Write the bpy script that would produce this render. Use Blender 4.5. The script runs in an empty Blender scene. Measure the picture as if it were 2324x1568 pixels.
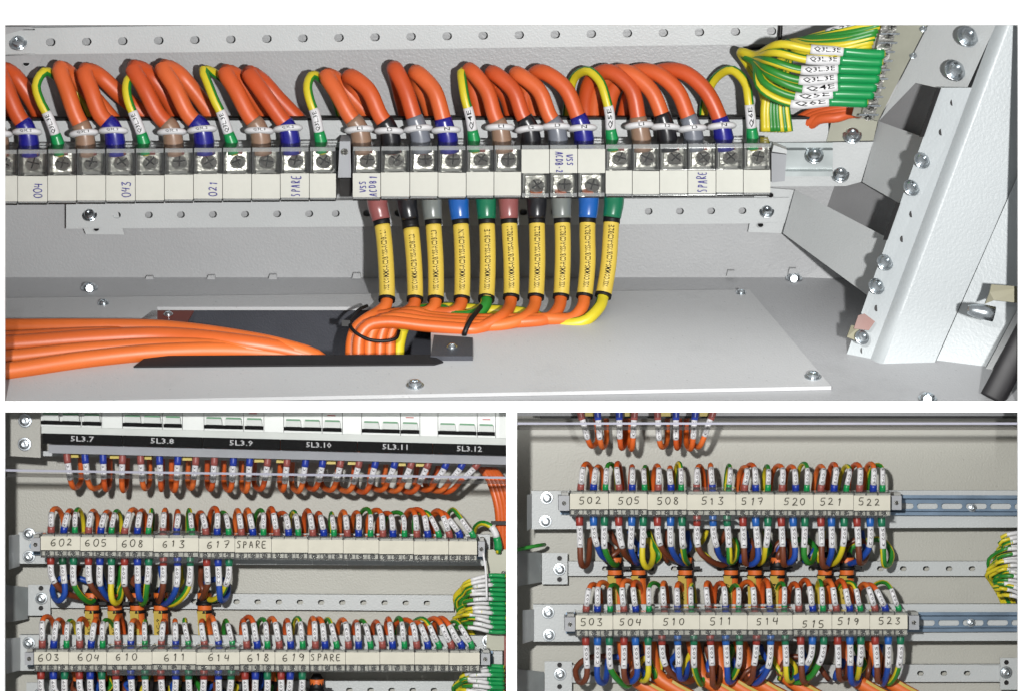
import bpy, math, random
from mathutils import Vector, Matrix, Euler
random.seed(7)
SC = bpy.context.scene
COL = SC.collection
S = 0.00025            # metres per layout unit
CX, CY, D0 = 1161.0, 922.0, 5200.0

# ------------------------------------------------------------------ camera, world, lamps
cam_d = bpy.data.cameras.new('camera'); cam = bpy.data.objects.new('camera', cam_d); COL.objects.link(cam)
cam.location = (0, -D0 * S, 0); cam.rotation_euler = (math.radians(90), 0, 0)
cam_d.sensor_fit = 'HORIZONTAL'; cam_d.sensor_width = 36.0
cam_d.lens = 36.0 * D0 / 2324.0
cam_d.shift_x = (1162.0 - CX) / 2324.0; cam_d.shift_y = (CY - 784.0) / 2324.0
cam_d.clip_start = 0.05; cam_d.clip_end = 20
SC.camera = cam
SC.render.resolution_x = 1024; SC.render.resolution_y = 690
w = bpy.data.worlds.new('World'); SC.world = w; w.use_nodes = True
w.node_tree.nodes['Background'].inputs[0].default_value = (0.95, 0.98, 1.0, 1)
w.node_tree.nodes['Background'].inputs[1].default_value = 0.40
SC.view_settings.view_transform = 'Standard'; SC.view_settings.look = 'None'
SC.view_settings.exposure = 0.0; SC.view_settings.gamma = 1.0; SC.view_settings.use_curve_mapping = False

def P(px, py, d):
    k = S * (1 + d / D0)
    return Vector(((px - CX) * k, d * S, -(py - CY) * k))
def spot(name, at, to, power, size, blend, scale, col):
    l = bpy.data.lights.new(name, 'SPOT'); o = bpy.data.objects.new(name, l); COL.objects.link(o)
    o.location = at
    o.rotation_euler = (Vector(to) - Vector(at)).to_track_quat('-Z', 'Y').to_euler()
    l.energy = power; l.spot_size = math.radians(size); l.spot_blend = blend; l.shadow_soft_size = 0.02
    l.color = col; o.scale = scale
    return o
spot('flash_lamp_upper', (0.22, -1.2, -0.03), P(1760, 350, 300), 98, 62, 0.6, (1, 0.245, 1), (1.0, 0.995, 0.985))
spot('flash_lamp_lower', (-0.13, -1.2, 0.13), P(1140, 1300, 300), 78, 62, 0.4, (1, 0.22, 1), (1.0, 0.99, 0.97))

# ------------------------------------------------------------------ materials
def lin(c):
    c /= 255.0
    return c / 12.92 if c <= 0.04045 else ((c + 0.055) / 1.055) ** 2.4
M = {}
ALB = 0.62
def mat(name, rgb, rough=0.5, metal=0.0, var=0.08, vscale=60.0, bump=0.0, bscale=900.0, spec=0.5, dirt=0.0, coat=0.0, k=None, speck=0.0):
    m = bpy.data.materials.new(name); m.use_nodes = True
    nt = m.node_tree; b = nt.nodes['Principled BSDF']
    b.inputs['Roughness'].default_value = rough; b.inputs['Metallic'].default_value = metal
    b.inputs['Specular IOR Level'].default_value = spec
    b.inputs['Coat Weight'].default_value = coat
    k = k or (1.0 if metal > .5 else ALB); col = (lin(rgb[0]) * k, lin(rgb[1]) * k, lin(rgb[2]) * k)
    tc = nt.nodes.new('ShaderNodeTexCoord')
    n = nt.nodes.new('ShaderNodeTexNoise'); n.inputs['Scale'].default_value = vscale; n.inputs['Detail'].default_value = 5
    nt.links.new(tc.outputs['Object'], n.inputs['Vector'])
    r = nt.nodes.new('ShaderNodeValToRGB')
    r.color_ramp.elements[0].position = 0.3; r.color_ramp.elements[1].position = 0.72
    r.color_ramp.elements[0].color = (*[max(0, c * (1 - var)) for c in col], 1)
    r.color_ramp.elements[1].color = (*[min(1, c * (1 + var)) for c in col], 1)
    nt.links.new(n.outputs['Fac'], r.inputs['Fac'])
    src = r.outputs['Color']
    if dirt:
        n2 = nt.nodes.new('ShaderNodeTexNoise'); n2.inputs['Scale'].default_value = 18; n2.inputs['Detail'].default_value = 9
        n2.inputs['Roughness'].default_value = 0.75
        nt.links.new(tc.outputs['Object'], n2.inputs['Vector'])
        r2 = nt.nodes.new('ShaderNodeValToRGB'); r2.color_ramp.elements[0].position = 0.56; r2.color_ramp.elements[1].position = 0.78
        r2.color_ramp.elements[0].color = (0, 0, 0, 1); r2.color_ramp.elements[1].color = (dirt, dirt, dirt, 1)
        nt.links.new(n2.outputs['Fac'], r2.inputs['Fac'])
        mx = nt.nodes.new('ShaderNodeMixRGB'); mx.inputs[2].default_value = (*[c * 0.55 for c in col], 1)
        nt.links.new(r2.outputs['Color'], mx.inputs[0]); nt.links.new(src, mx.inputs[1]); src = mx.outputs[0]
    if speck:
        n3 = nt.nodes.new('ShaderNodeTexNoise'); n3.inputs['Scale'].default_value = 520; n3.inputs['Detail'].default_value = 2
        n4 = nt.nodes.new('ShaderNodeTexNoise'); n4.inputs['Scale'].default_value = 9; n4.inputs['Detail'].default_value = 4
        for q in (n3, n4): nt.links.new(tc.outputs['Object'], q.inputs['Vector'])
        ml = nt.nodes.new('ShaderNodeMath'); ml.operation = 'MULTIPLY'; nt.links.new(n3.outputs['Fac'], ml.inputs[0]); nt.links.new(n4.outputs['Fac'], ml.inputs[1])
        r3 = nt.nodes.new('ShaderNodeValToRGB'); r3.color_ramp.elements[0].position = 0.70; r3.color_ramp.elements[1].position = 0.80
        r3.color_ramp.elements[0].color = (0, 0, 0, 1); r3.color_ramp.elements[1].color = (speck, speck, speck, 1)
        nt.links.new(n3.outputs['Fac'], r3.inputs['Fac'])
        mx = nt.nodes.new('ShaderNodeMixRGB'); mx.inputs[2].default_value = (*[c * 0.35 for c in col], 1)
        nt.links.new(r3.outputs['Color'], mx.inputs[0]); nt.links.new(src, mx.inputs[1]); src = mx.outputs[0]
    nt.links.new(src, b.inputs['Base Color'])
    mr = nt.nodes.new('ShaderNodeMapRange'); mr.inputs[3].default_value = max(0.03, rough - 0.08); mr.inputs[4].default_value = min(1, rough + 0.1)
    nt.links.new(n.outputs['Fac'], mr.inputs[0]); nt.links.new(mr.outputs[0], b.inputs['Roughness'])
    if bump:
        nb = nt.nodes.new('ShaderNodeTexNoise'); nb.inputs['Scale'].default_value = bscale; nb.inputs['Detail'].default_value = 2
        nt.links.new(tc.outputs['Object'], nb.inputs['Vector'])
        bp = nt.nodes.new('ShaderNodeBump'); bp.inputs['Strength'].default_value = bump; bp.inputs['Distance'].default_value = 0.0006
        nt.links.new(nb.outputs['Fac'], bp.inputs['Height']); nt.links.new(bp.outputs[0], b.inputs['Normal'])
    M[name] = m
    return m
def clear(name, tint, gloss=0.10, haze=0.06, rough=0.12):
    m = bpy.data.materials.new(name); m.use_nodes = True; nt = m.node_tree
    for n in list(nt.nodes): nt.nodes.remove(n)
    out = nt.nodes.new('ShaderNodeOutputMaterial')
    t = nt.nodes.new('ShaderNodeBsdfTransparent'); t.inputs[0].default_value = (*tint, 1)
    g = nt.nodes.new('ShaderNodeBsdfGlossy'); g.inputs['Roughness'].default_value = rough; g.inputs[0].default_value = (1, 1, 1, 1)
    d = nt.nodes.new('ShaderNodeBsdfDiffuse'); d.inputs[0].default_value = (0.75, 0.76, 0.76, 1)
    f = nt.nodes.new('ShaderNodeFresnel'); f.inputs[0].default_value = 1.3
    ad = nt.nodes.new('ShaderNodeMath'); ad.operation = 'ADD'; ad.inputs[1].default_value = gloss
    nt.links.new(f.outputs[0], ad.inputs[0])
    m1 = nt.nodes.new('ShaderNodeMixShader'); nt.links.new(ad.outputs[0], m1.inputs[0])
    nt.links.new(t.outputs[0], m1.inputs[1]); nt.links.new(g.outputs[0], m1.inputs[2])
    m2 = nt.nodes.new('ShaderNodeMixShader'); m2.inputs[0].default_value = haze
    nt.links.new(m1.outputs[0], m2.inputs[1]); nt.links.new(d.outputs[0], m2.inputs[2])
    nt.links.new(m2.outputs[0], out.inputs[0])
    M[name] = m
mat('wall_white', (250, 250, 250), 0.9, var=0.01, spec=0.1, k=1.0)
mat('paint_back', (181, 182, 183), 0.4, bump=0.4, bscale=620, var=0.06, vscale=8, dirt=0.2, speck=0.35)
mat('paint_rail', (205, 208, 208), 0.42, bump=0.3, bscale=800, var=0.04, vscale=14, dirt=0.08)
mat('paint_floor', (196, 197, 199), 0.5, bump=0.3, bscale=700, var=0.07, vscale=7, dirt=0.3, speck=0.6)
mat('paint_post', (196, 202, 204), 0.42, bump=0.3, bscale=600, var=0.05, vscale=10, dirt=0.14, speck=0.3)
mat('paint_dim', (182, 183, 184), 0.5, bump=0.3, var=0.06, vscale=12)
mat('panel_lower', (190, 189, 179), 0.5, bump=0.35, bscale=900, var=0.05, vscale=8, dirt=0.16, speck=0.3)  # same paint as the rails, darkened: flash falloff put into the colour
mat('rail_lower', (198, 202, 202), 0.45, bump=0.3, bscale=900, var=0.04, vscale=14, dirt=0.06)
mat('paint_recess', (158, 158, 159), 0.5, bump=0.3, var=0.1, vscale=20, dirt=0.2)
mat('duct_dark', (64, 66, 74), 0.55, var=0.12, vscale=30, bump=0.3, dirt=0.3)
mat('black_plastic', (22, 21, 22), 0.5, var=0.15, spec=0.25)
mat('black_matte', (18, 16, 20), 0.6, var=0.2)
mat('orange_red', (228, 98, 42), 0.48, dirt=0.14, var=0.07, vscale=40, bump=0.08, bscale=300)
mat('orange', (238, 116, 42), 0.48, dirt=0.14, var=0.07, vscale=40, bump=0.08, bscale=300)
mat('orange_red_b', (218, 88, 38), 0.42, var=0.08, vscale=35, bump=0.1, bscale=260, dirt=0.1)
mat('orange_red_c', (234, 108, 52), 0.42, var=0.08, vscale=35, bump=0.1, bscale=260, dirt=0.1)
mat('orange_b', (232, 108, 40), 0.42, var=0.08, vscale=35, bump=0.1, bscale=260, dirt=0.1)
mat('orange_thin_b', (222, 94, 34), 0.42, var=0.08, vscale=35, bump=0.1, bscale=260, dirt=0.1)
mat('orange_thin_c', (240, 118, 50), 0.42, var=0.08, vscale=35, bump=0.1, bscale=260, dirt=0.1)
mat('orange_thin', (234, 106, 38), 0.4, var=0.07, vscale=40)
mat('earth_yellow', (232, 212, 44), 0.4, var=0.05)
mat('earth_green', (42, 140, 46), 0.4, var=0.07)
mat('core_brown', (122, 62, 36), 0.42, var=0.1)
mat('core_blue', (30, 78, 172), 0.4, var=0.08)
mat('core_dark_green', (10, 84, 52), 0.4, var=0.08)
mat('boot_tan', (158, 126, 104), 0.3, var=0.08, coat=0.3)
mat('boot_navy', (28, 26, 140), 0.28, var=0.08, coat=0.3)
mat('boot_black', (24, 24, 30), 0.3, var=0.1, coat=0.3)
mat('boot_grey', (126, 130, 140), 0.3, var=0.06, coat=0.3)
mat('boot_green', (14, 156, 82), 0.32, var=0.07, coat=0.3)
mat('boot_brown', (160, 92, 90), 0.32, var=0.07, coat=0.3)
mat('boot_blue', (26, 102, 190), 0.3, var=0.07, coat=0.3)
mat('boot_teal', (10, 122, 84), 0.32, var=0.07, coat=0.3)
mat('boot_silver', (128, 134, 130), 0.32, var=0.07, coat=0.3)
mat('sleeve_red', (164, 52, 40), 0.35, var=0.08, coat=0.2)
mat('sleeve_rose', (164, 84, 76), 0.38, var=0.08)
mat('sleeve_blue', (18, 56, 168), 0.33, var=0.08, coat=0.2)
mat('marker_white', (240, 239, 240), 0.45, var=0.02)
mat('tag_yellow', (240, 208, 82), 0.5, var=0.05, vscale=40)
mat('tag_yellow_dull', (196, 168, 48), 0.5, var=0.08, vscale=60)
mat('ferrule_yellow', (206, 182, 50), 0.45, var=0.1)
mat('ink_black', (26, 24, 26), 0.7, var=0.1, spec=0.1)
mat('ink_grey', (96, 92, 96), 0.7, var=0.1, spec=0.1)
mat('ink_blue', (66, 62, 150), 0.7, var=0.25, vscale=300, spec=0.1)
mat('ink_pencil', (84, 80, 70), 0.8, var=0.25, vscale=400, spec=0.1)
mat('paper', (226, 226, 216), 0.85, var=0.04, vscale=90, bump=0.25, bscale=160, spec=0.15)
mat('paper_cream', (222, 218, 202), 0.85, var=0.05, vscale=120, bump=0.25, bscale=220, spec=0.15)
mat('terminal_grey', (160, 160, 155), 0.45, var=0.2, vscale=200)
mat('terminal_pale', (186, 183, 172), 0.4, var=0.22, vscale=260)
mat('paint_plate', (212, 213, 214), 0.48, bump=0.25, bscale=700, var=0.06, vscale=6, dirt=0.26, speck=0.7)
mat('terminal_dark', (44, 43, 42), 0.4, var=0.2, vscale=200)
mat('zinc', (196, 202, 206), 0.26, 1.0, var=0.15, vscale=300)
mat('zinc_blue', (98, 115, 132), 0.42, 0.6, var=0.14, vscale=70, dirt=0.2)
mat('nickel', (196, 194, 188), 0.3, 1.0, var=0.3, vscale=260, bump=1.0, bscale=420)
mat('clamp_metal', (186, 184, 176), 0.38, 0.85, var=0.4, vscale=240, bump=1.0, bscale=300)
mat('galvanised', (150, 156, 156), 0.45, 0.55, var=0.22, vscale=40)
mat('tinned', (168, 168, 152), 0.5, 0.3, var=0.12, vscale=40, dirt=0.25)
mat('olive_steel', (112, 108, 84), 0.5, 0.3, var=0.25, vscale=80)
mat('copper_red', (126, 52, 40), 0.45, 0.2, var=0.2)
mat('red_brown_plastic', (122, 66, 50), 0.4, var=0.12)
mat('clamp_grey', (168, 170, 174), 0.5, var=0.06)
mat('breaker_white', (228, 232, 226), 0.45, var=0.03)
mat('breaker_green', (64, 132, 84), 0.5, var=0.1)
mat('breaker_red', (176, 66, 60), 0.5, var=0.1)
mat('label_black', (8, 8, 8), 0.7, var=0.1, spec=0.06)
mat('engraved', (196, 196, 196), 0.6, var=0.05)
mat('lavender_edge', (176, 176, 190), 0.6, var=0.05, spec=0.1)
clear('clear_plastic', (0.95, 0.955, 0.95), 0.01, 0.012, 0.06)
clear('clear_shade', (0.62, 0.61, 0.60), -0.02, 0.03, 0.5)  # grey tint for the shadow band under the sheet edge
clear('clear_rim', (0.9, 0.91, 0.9), 0.02, 0.14, 0.1)
clear('clear_sheet', (0.975, 0.975, 0.98), -0.03, 0.003, 0.02)

# ------------------------------------------------------------------ object helpers
ORG = {}
def link(o, parent=None, org=None):
    COL.objects.link(o)
    if parent is not None:
        o.parent = parent
    ORG[o.name] = org if org is not None else Vector((0, 0, 0))
def tag(o, label=None, cat=None, group=None, kind=None):
    if label: o['label'] = label
    if cat: o['category'] = cat
    if group: o['group'] = group
    if kind: o['kind'] = kind
    return o
def thing(name, loc, label, cat, group=None):
    o = bpy.data.objects.new(name, None); o.empty_display_size = 0.005
    link(o, None, Vector(loc)); o.location = loc
    return tag(o, label, cat, group)
class MB:
    def __init__(s): s.v = []; s.f = []; s.m = []; s.sm = []
    def face(s, idx, m=0, smooth=False): s.f.append(idx); s.m.append(m); s.sm.append(smooth)
    def prism(s, front, back, m=0):
        n = len(front); b = len(s.v); s.v += list(front) + list(back)
        s.face(list(range(b, b + n)), m); s.face([b + n + i for i in reversed(range(n))], m)
        for i in range(n):
            j = (i + 1) % n; s.face([b + i, b + n + i, b + n + j, b + j], m)
        return s
    def slab(s, front, vec, m=0):
        return s.prism(front, [p + vec for p in front], m)
    def tube(s, pts, rad, n=10, mf=None, caps=True, flat=1.0):
        b = len(s.v); k = len(pts); prev = None
        for i, p in enumerate(pts):
            t = (pts[min(i + 1, k - 1)] - pts[max(i - 1, 0)]).normalized()
            fr = Vector((0, -1, 0)); fr = fr - t * fr.dot(t)
            if fr.length < 0.25 and prev is not None: fr = prev - t * prev.dot(t)
            if prev is not None and fr.dot(prev) < 0 : fr = prev - t * prev.dot(t)
            fr.normalize(); prev = fr
            sd = t.cross(fr)
            r = rad[i] if isinstance(rad, (list, tuple)) else rad
            for j in range(n):
                a = 2 * math.pi * j / n
                s.v.append(p + (fr * math.cos(a) * flat + sd * math.sin(a)) * r)
        for i in range(k - 1):
            for j in range(n):
                jj = (j + 1) % n
                s.face([b + i * n + j, b + (i + 1) * n + j, b + (i + 1) * n + jj, b + i * n + jj], mf(i, j, n) if mf else 0, True)
        if caps:
            s.face([b + j for j in range(n)], 0); s.face([b + (k - 1) * n + j for j in reversed(range(n))], 0)
        return s
    def lathe(s, prof, n=16, m=0, org=Vector((0, 0, 0))):
        # profile (r, h) turned round -Y axis (h towards camera)
        b = len(s.v)
        for r, h in prof:
            for j in range(n):
                a = 2 * math.pi * j / n
                s.v.append(org + Vector((r * math.cos(a), -h, r * math.sin(a))))
        for i in range(len(prof) - 1):
            for j in range(n):
                jj = (j + 1) % n
                s.face([b + i * n + j, b + i * n + jj, b + (i + 1) * n + jj, b + (i + 1) * n + j], m, False)
        s.face([b + (len(prof) - 1) * n + j for j in range(n)], m)
        return s
    def mesh(s, name, mats, org=Vector((0, 0, 0))):
        me = bpy.data.meshes.new(name)
        me.from_pydata([tuple(v - org) for v in s.v], [], s.f)
        for m in mats: me.materials.append(M[m])
        me.polygons.foreach_set('material_index', s.m); me.polygons.foreach_set('use_smooth', s.sm)
        me.update()
        return me
    def build(s, name, mats, parent=None):
        if isinstance(mats, str): mats = [mats]
        org = ORG[parent.name] if parent is not None else (sum(s.v, Vector()) / len(s.v))
        o = bpy.data.objects.new(name, s.mesh(name, mats, org))
        link(o, parent, org)
        if parent is None: o.location = org
        return o
def shared(name, mesh, parent, pos, rot=None, scale=1.0):
    o = bpy.data.objects.new(name, mesh); org = ORG[parent.name]
    link(o, parent, org); o.location = Vector(pos) - org
    if rot: o.rotation_euler = rot
    o.scale = (scale, scale, scale) if not isinstance(scale, tuple) else scale
    return o
def put_origin(o, pos): ORG[o.name] = Vector(pos)

class Path:
    def __init__(s, ctrl, per=14):
        pts = [Vector(c) for c in ctrl]; q = [pts[0] * 2 - pts[1]] + pts + [pts[-1] * 2 - pts[-2]]
        out = []
        for i in range(1, len(q) - 2):
            a, b, c, d = q[i - 1], q[i], q[i + 1], q[i + 2]
            ta = max((b - a).length, 1e-6) ** 0.5; tb = max((c - b).length, 1e-6) ** 0.5; td = max((d - c).length, 1e-6) ** 0.5
            m1 = ((b - a) / ta - (c - a) / (ta + tb) + (c - b) / tb) * tb
            m2 = ((c - b) / tb - (d - b) / (tb + td) + (d - c) / td) * tb
            for k in range(per):
                t = k / per
                out.append(b * (2*t**3 - 3*t*t + 1) + m1 * (t**3 - 2*t*t + t) + c * (-2*t**3 + 3*t*t) + m2 * (t**3 - t*t))
        out.append(q[-2]); s.p = out
        s.l = [0.0]
        for i in range(1, len(out)): s.l.append(s.l[-1] + (out[i] - out[i - 1]).length)
        s.len = s.l[-1]
    def at(s, u):
        u = min(max(u, 0), s.len); lo = 0; hi = len(s.l) - 1
        while hi - lo > 1:
            mid = (lo + hi) // 2
            if s.l[mid] <= u: lo = mid
            else: hi = mid
        dl = s.l[hi] - s.l[lo]
        return s.p[lo].lerp(s.p[hi], (u - s.l[lo]) / dl if dl > 0 else 0)
    def sub(s, a, b, n):
        return [s.at(a + (b - a) * i / (n - 1)) for i in range(n)]
    def frame(s, u):
        t = (s.at(u + 0.0008) - s.at(u - 0.0008)).normalized()
        fr = Vector((0, -1, 0)); fr = (fr - t * fr.dot(t)).normalized()
        return s.at(u), t, fr, t.cross(fr)

# text: one flat mesh per string, cached
TXT = {}
def text_geo(string):
    if string not in TXT:
        c = bpy.data.curves.new('t', 'FONT'); c.body = string; c.size = 1.0; c.resolution_u = 1; c.offset = 0.01
        o = bpy.data.objects.new('t', c); COL.objects.link(o)
        bpy.context.view_layer.update()
        me = bpy.data.meshes.new_from_object(o.evaluated_get(bpy.context.evaluated_depsgraph_get()))
        vs = [(v.co.x, v.co.y) for v in me.vertices]; fs = [list(p.vertices) for p in me.polygons]
        bpy.data.objects.remove(o); bpy.data.curves.remove(c); bpy.data.meshes.remove(me)
        x0 = min(v[0] for v in vs); x1 = max(v[0] for v in vs); y0 = min(v[1] for v in vs); y1 = max(v[1] for v in vs)
        TXT[string] = ([((x - x0), (y - y0)) for x, y in vs], fs, x1 - x0, y1 - y0)
    return TXT[string]
def text_flat(mb, string, org, ux, uy, height, width=None):
    vs, fs, wd, ht = text_geo(string)
    ky = height / ht; kx = (width / wd) if width else ky
    b = len(mb.v)
    mb.v += [org + ux * ((x - wd / 2) * kx) + uy * ((y - ht / 2) * ky) for x, y in vs]
    for f in fs: mb.face([b + i for i in f])
def text_tube(mb, string, path, ua, ub, r, height, flip=False):
    vs, fs, wd, ht = text_geo(string)
    ky = height / ht; kx = (ub - ua) / wd; b = len(mb.v)
    for x, y in vs:
        u = ua + x * kx if not flip else ub - x * kx
        p, t, fr, sd = path.frame(u)
        a = (y - ht / 2) * ky / r * (1 if not flip else -1)
        mb.v.append(p + (fr * math.cos(a) - sd * math.sin(a)) * r)
    for f in fs: mb.face([b + i for i in f])
# hand-written strokes
HW = {'0': [[(.5,1),(.2,.8),(.15,.35),(.4,0),(.7,.1),(.85,.6),(.7,.95),(.45,1)]], '1': [[(.35,.75),(.55,1),(.5,0)]],
 '2': [[(.15,.8),(.4,1),(.7,.85),(.6,.5),(.15,.02),(.5,.08),(.9,.02)]], '3': [[(.15,.95),(.75,1),(.4,.58),(.8,.35),(.6,.02),(.12,.1)]],
 '4': [[(.25,1),(.15,.45),(.8,.5)],[(.72,.95),(.65,0)]], '5': [[(.85,1),(.3,.97),(.22,.55),(.65,.55),(.75,.2),(.45,0),(.1,.08)]],
 '6': [[(.75,.95),(.35,.8),(.15,.3),(.4,0),(.75,.12),(.7,.42),(.25,.35)]], '7': [[(.12,.95),(.85,1),(.45,0)],[(.35,.5),(.75,.52)]],
 '8': [[(.75,.9),(.35,1),(.3,.65),(.75,.35),(.55,0),(.2,.15),(.35,.5),(.75,.88)]], '9': [[(.75,.85),(.4,1),(.2,.7),(.5,.5),(.78,.85),(.7,.3),(.5,0)]],
 'S': [[(.8,.9),(.4,1),(.2,.75),(.65,.42),(.6,.05),(.1,.05)]], 'P': [[(.2,0),(.25,1)],[(.2,.95),(.7,.9),(.7,.6),(.25,.5)]],
 'A': [[(.1,0),(.5,1),(.85,0)],[(.25,.4),(.75,.42)]], 'R': [[(.2,0),(.22,1),(.7,.9),(.6,.58),(.22,.5),(.85,0)]],
 'E': [[(.8,1),(.2,.97),(.2,.02),(.85,.05)],[(.2,.5),(.7,.52)]], 'V': [[(.1,1),(.45,0),(.85,1)]], 'C': [[(.8,.88),(.45,1),(.15,.5),(.4,0),(.85,.12)]],
 'D': [[(.2,0),(.22,1),(.75,.75),(.7,.2),(.2,0)]], 'B': [[(.2,0),(.22,1),(.65,.88),(.6,.58),(.22,.52),(.75,.4),(.65,.05),(.2,0)]],
 '-': [[(.2,.5),(.8,.5)]], ' ': []}
def handwrite(mb, string, org, ux, uy, h, adv, wid, thick, rnd):
    n = len(string); nrm = ux.cross(uy).normalized()
    for k, ch in enumerate(string):
        oy = rnd.uniform(-.08, .08) * h; sl = rnd.uniform(-.05, .14); sc = rnd.uniform(.9, 1.08)
        for st in HW[ch]:
            pts = [org + ux * ((k - n / 2 + .1) * adv + (x + sl * y) * wid * sc) + uy * ((y - .5) * h * sc + oy) for x, y in st]
            pts = Path(pts, 4).p
            b = len(mb.v)
            for i, p in enumerate(pts):
                t = (pts[min(i + 1, len(pts) - 1)] - pts[max(i - 1, 0)]).normalized(); sd = t.cross(nrm) * thick * rnd.uniform(.8, 1.15) * .5
                mb.v += [p + sd, p - sd]
            for i in range(len(pts) - 1): mb.face([b + 2*i, b + 2*i + 1, b + 2*i + 3, b + 2*i + 2])

ORDW = ['', 'first', 'second', 'third', 'fourth', 'fifth', 'sixth', 'seventh', 'eighth', 'ninth', 'tenth', 'eleventh', 'twelfth']
def ordw(i):
    if i <= 12: return ORDW[i]
    return '%d%s' % (i, 'th' if 10 <= i % 100 <= 20 else {1: 'st', 2: 'nd', 3: 'rd'}.get(i % 10, 'th'))

# plate with round or slotted holes; f maps (x,y) layout to world, vec is the thickness vector
def plate(mb, f, x0, x1, yt, yb, holes, hw, hh, vec, m=0):
    """strip x0..x1, yt(x)/yb(x) edges, holes at (hx, hy) half sizes hw,hh"""
    n = 16
    hs = sorted(holes); cuts = [x0] + [(hs[i][0] + hs[i + 1][0]) / 2 for i in range(len(hs) - 1)] + [x1]
    if not hs:
        q = [f(x0, yb(x0)), f(x1, yb(x1)), f(x1, yt(x1)), f(x0, yt(x0))]; mb.slab(q, vec, m); return mb
    for i, (hx, hy) in enumerate(hs):
        a, b_ = cuts[i], cuts[i + 1]
        if b_ - hx > hw + 30 and i == len(hs) - 1:
            q = [f(hx + hw + 25, yb(b_)), f(b_, yb(b_)), f(b_, yt(b_)), f(hx + hw + 25, yt(b_))]; mb.slab(q, vec, m); b_ = hx + hw + 25
        if hx - a > hw + 30 and i == 0:
            q = [f(a, yb(a)), f(hx - hw - 25, yb(a)), f(hx - hw - 25, yt(a)), f(a, yt(a))]; mb.slab(q, vec, m); a = hx - hw - 25
        base = len(mb.v); inn = []; out = []
        for j in range(n):
            an = 2 * math.pi * (j + .5) / n; c, s_ = math.cos(an), math.sin(an)
            r = hh
            ix = hx + (hw - r) * (1 if c > 0 else -1) + r * c; iy = hy - r * s_
            inn.append((ix, iy))
            if abs(c) > abs(s_): ox = b_ if c > 0 else a; k = 0.5 - 0.5 * s_ / abs(c)
            else: ox = (a + b_) / 2 + (b_ - a) / 2 * c / abs(s_); k = 0 if s_ > 0 else 1
            oy = yt(ox) + (yb(ox) - yt(ox)) * k
            out.append((ox, oy))
        mb.v += [f(*p) for p in out] + [f(*p) for p in inn] + [f(*p) + vec for p in inn] + [f(*p) + vec for p in out]
        for j in range(n):
            jj = (j + 1) % n
            mb.face([base + jj, base + j, base + n + j, base + n + jj], m)
            mb.face([base + n + jj, base + n + j, base + 2*n + j, base + 2*n + jj], m)
            c0 = out[j]; c1 = out[jj]
            if abs(c0[0] - c1[0]) > 0.5 or (i in (0, len(hs) - 1)):
                mb.face([base + j, base + jj, base + 3*n + jj, base + 3*n + j], m)
        # corner fill
        for (cxn, cyn, j0) in ((b_, yt(b_), 1), (a, yt(a), 5), (a, yb(a), 9), (b_, yb(b_), 13)):
            b2 = len(mb.v); mb.v.append(f(cxn, cyn)); mb.face([base + j0, base + (j0 + 1) % n, b2][::-1], m)
    return mb

# screw / bolt meshes shared by all (unit radius = 1 layout unit -> scaled)
u = S
mb = MB(); mb.lathe([(1.0, 0), (1.0, .12), (.95, .15), (.74, .16), (.72, .42), (.6, .56), (.36, .62), (.3, .62), (.3, .42), (.02, .4)], 18)
BOLT = mb.mesh('bolt', ['zinc'])
mb = MB(); mb.lathe([(1.0, 0), (1.0, .1), (.72, .12), (.70, .55), (.62, .6), (.02, .62)], 6)
HEX = mb.mesh('bolt', ['zinc'])
mb = MB(); mb.lathe([(1.0, 0), (1.0, .3), (.86, .46), (.45, .5), (.4, .3), (.02, .28)], 14)
b0 = len(mb.v)
for a in (0.4, 0.4 + math.pi / 2):
    c, s_ = math.cos(a), math.sin(a)
    def R(x, z, h): return Vector((x * c - z * s_, -h, x * s_ + z * c))
    mb.slab([R(-.8, -.09, .52), R(.8, -.09, .52), R(.8, .09, .52), R(-.8, .09, .52)], Vector((0, .12, 0)), 1)
SCREW = mb.mesh('screw', ['nickel', 'terminal_dark'])
TILT = math.atan(0.3933)
def bolt(parent, pos, r, rot=(0, 0, 0), mesh=None, name='bolt', spin=None):
    e = Euler(rot); e.rotate_axis('Y', random.uniform(0, 6) if spin is None else spin)
    return shared(name, mesh or BOLT, parent, pos, e, r * S)

# ------------------------------------------------------------------ the white wall with three openings
IN = Vector((0, 1, 0))
def rect(x0, y0, x1, y1, d, f=None):
    f = f or P
    return [f(x0, y1, d), f(x1, y1, d), f(x1, y0, d), f(x0, y0, d)]
mb = MB(); th = Vector((0, 10 * S, 0))
for (a, b, c, d) in ((-500, -500, 2824, 57), (-500, 57, 10, 2100), (2311, 57, 2824, 2100), (10, 910, 2311, 935), (1149, 935, 1173, 1660), (10, 1660, 2311, 2100)):
    mb.slab(rect(a, b, c, d, 0), th)
tag(mb.build('wall', 'wall_white'), kind='structure')
mb = MB(); mb.slab([P(-260, 922 - 8, 11), P(2580, 914, 11), P(2580, 930, 11), P(-260, 930, 11)][::-1], Vector((0, 640 * S, 0)))
tag(mb.build('divider_baffle', 'wall_white'), kind='structure')  # unseen edge-on shelf, added to stop light leaking between cabinets
mb = MB(); mb.slab(rect(1154, 931, 1168, 1860, 11), Vector((0, 460 * S, 0)))
tag(mb.build('divider_baffle', 'wall_white'), kind='structure')  # upright baffle, also hidden edge-on and added against light leaks

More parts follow.
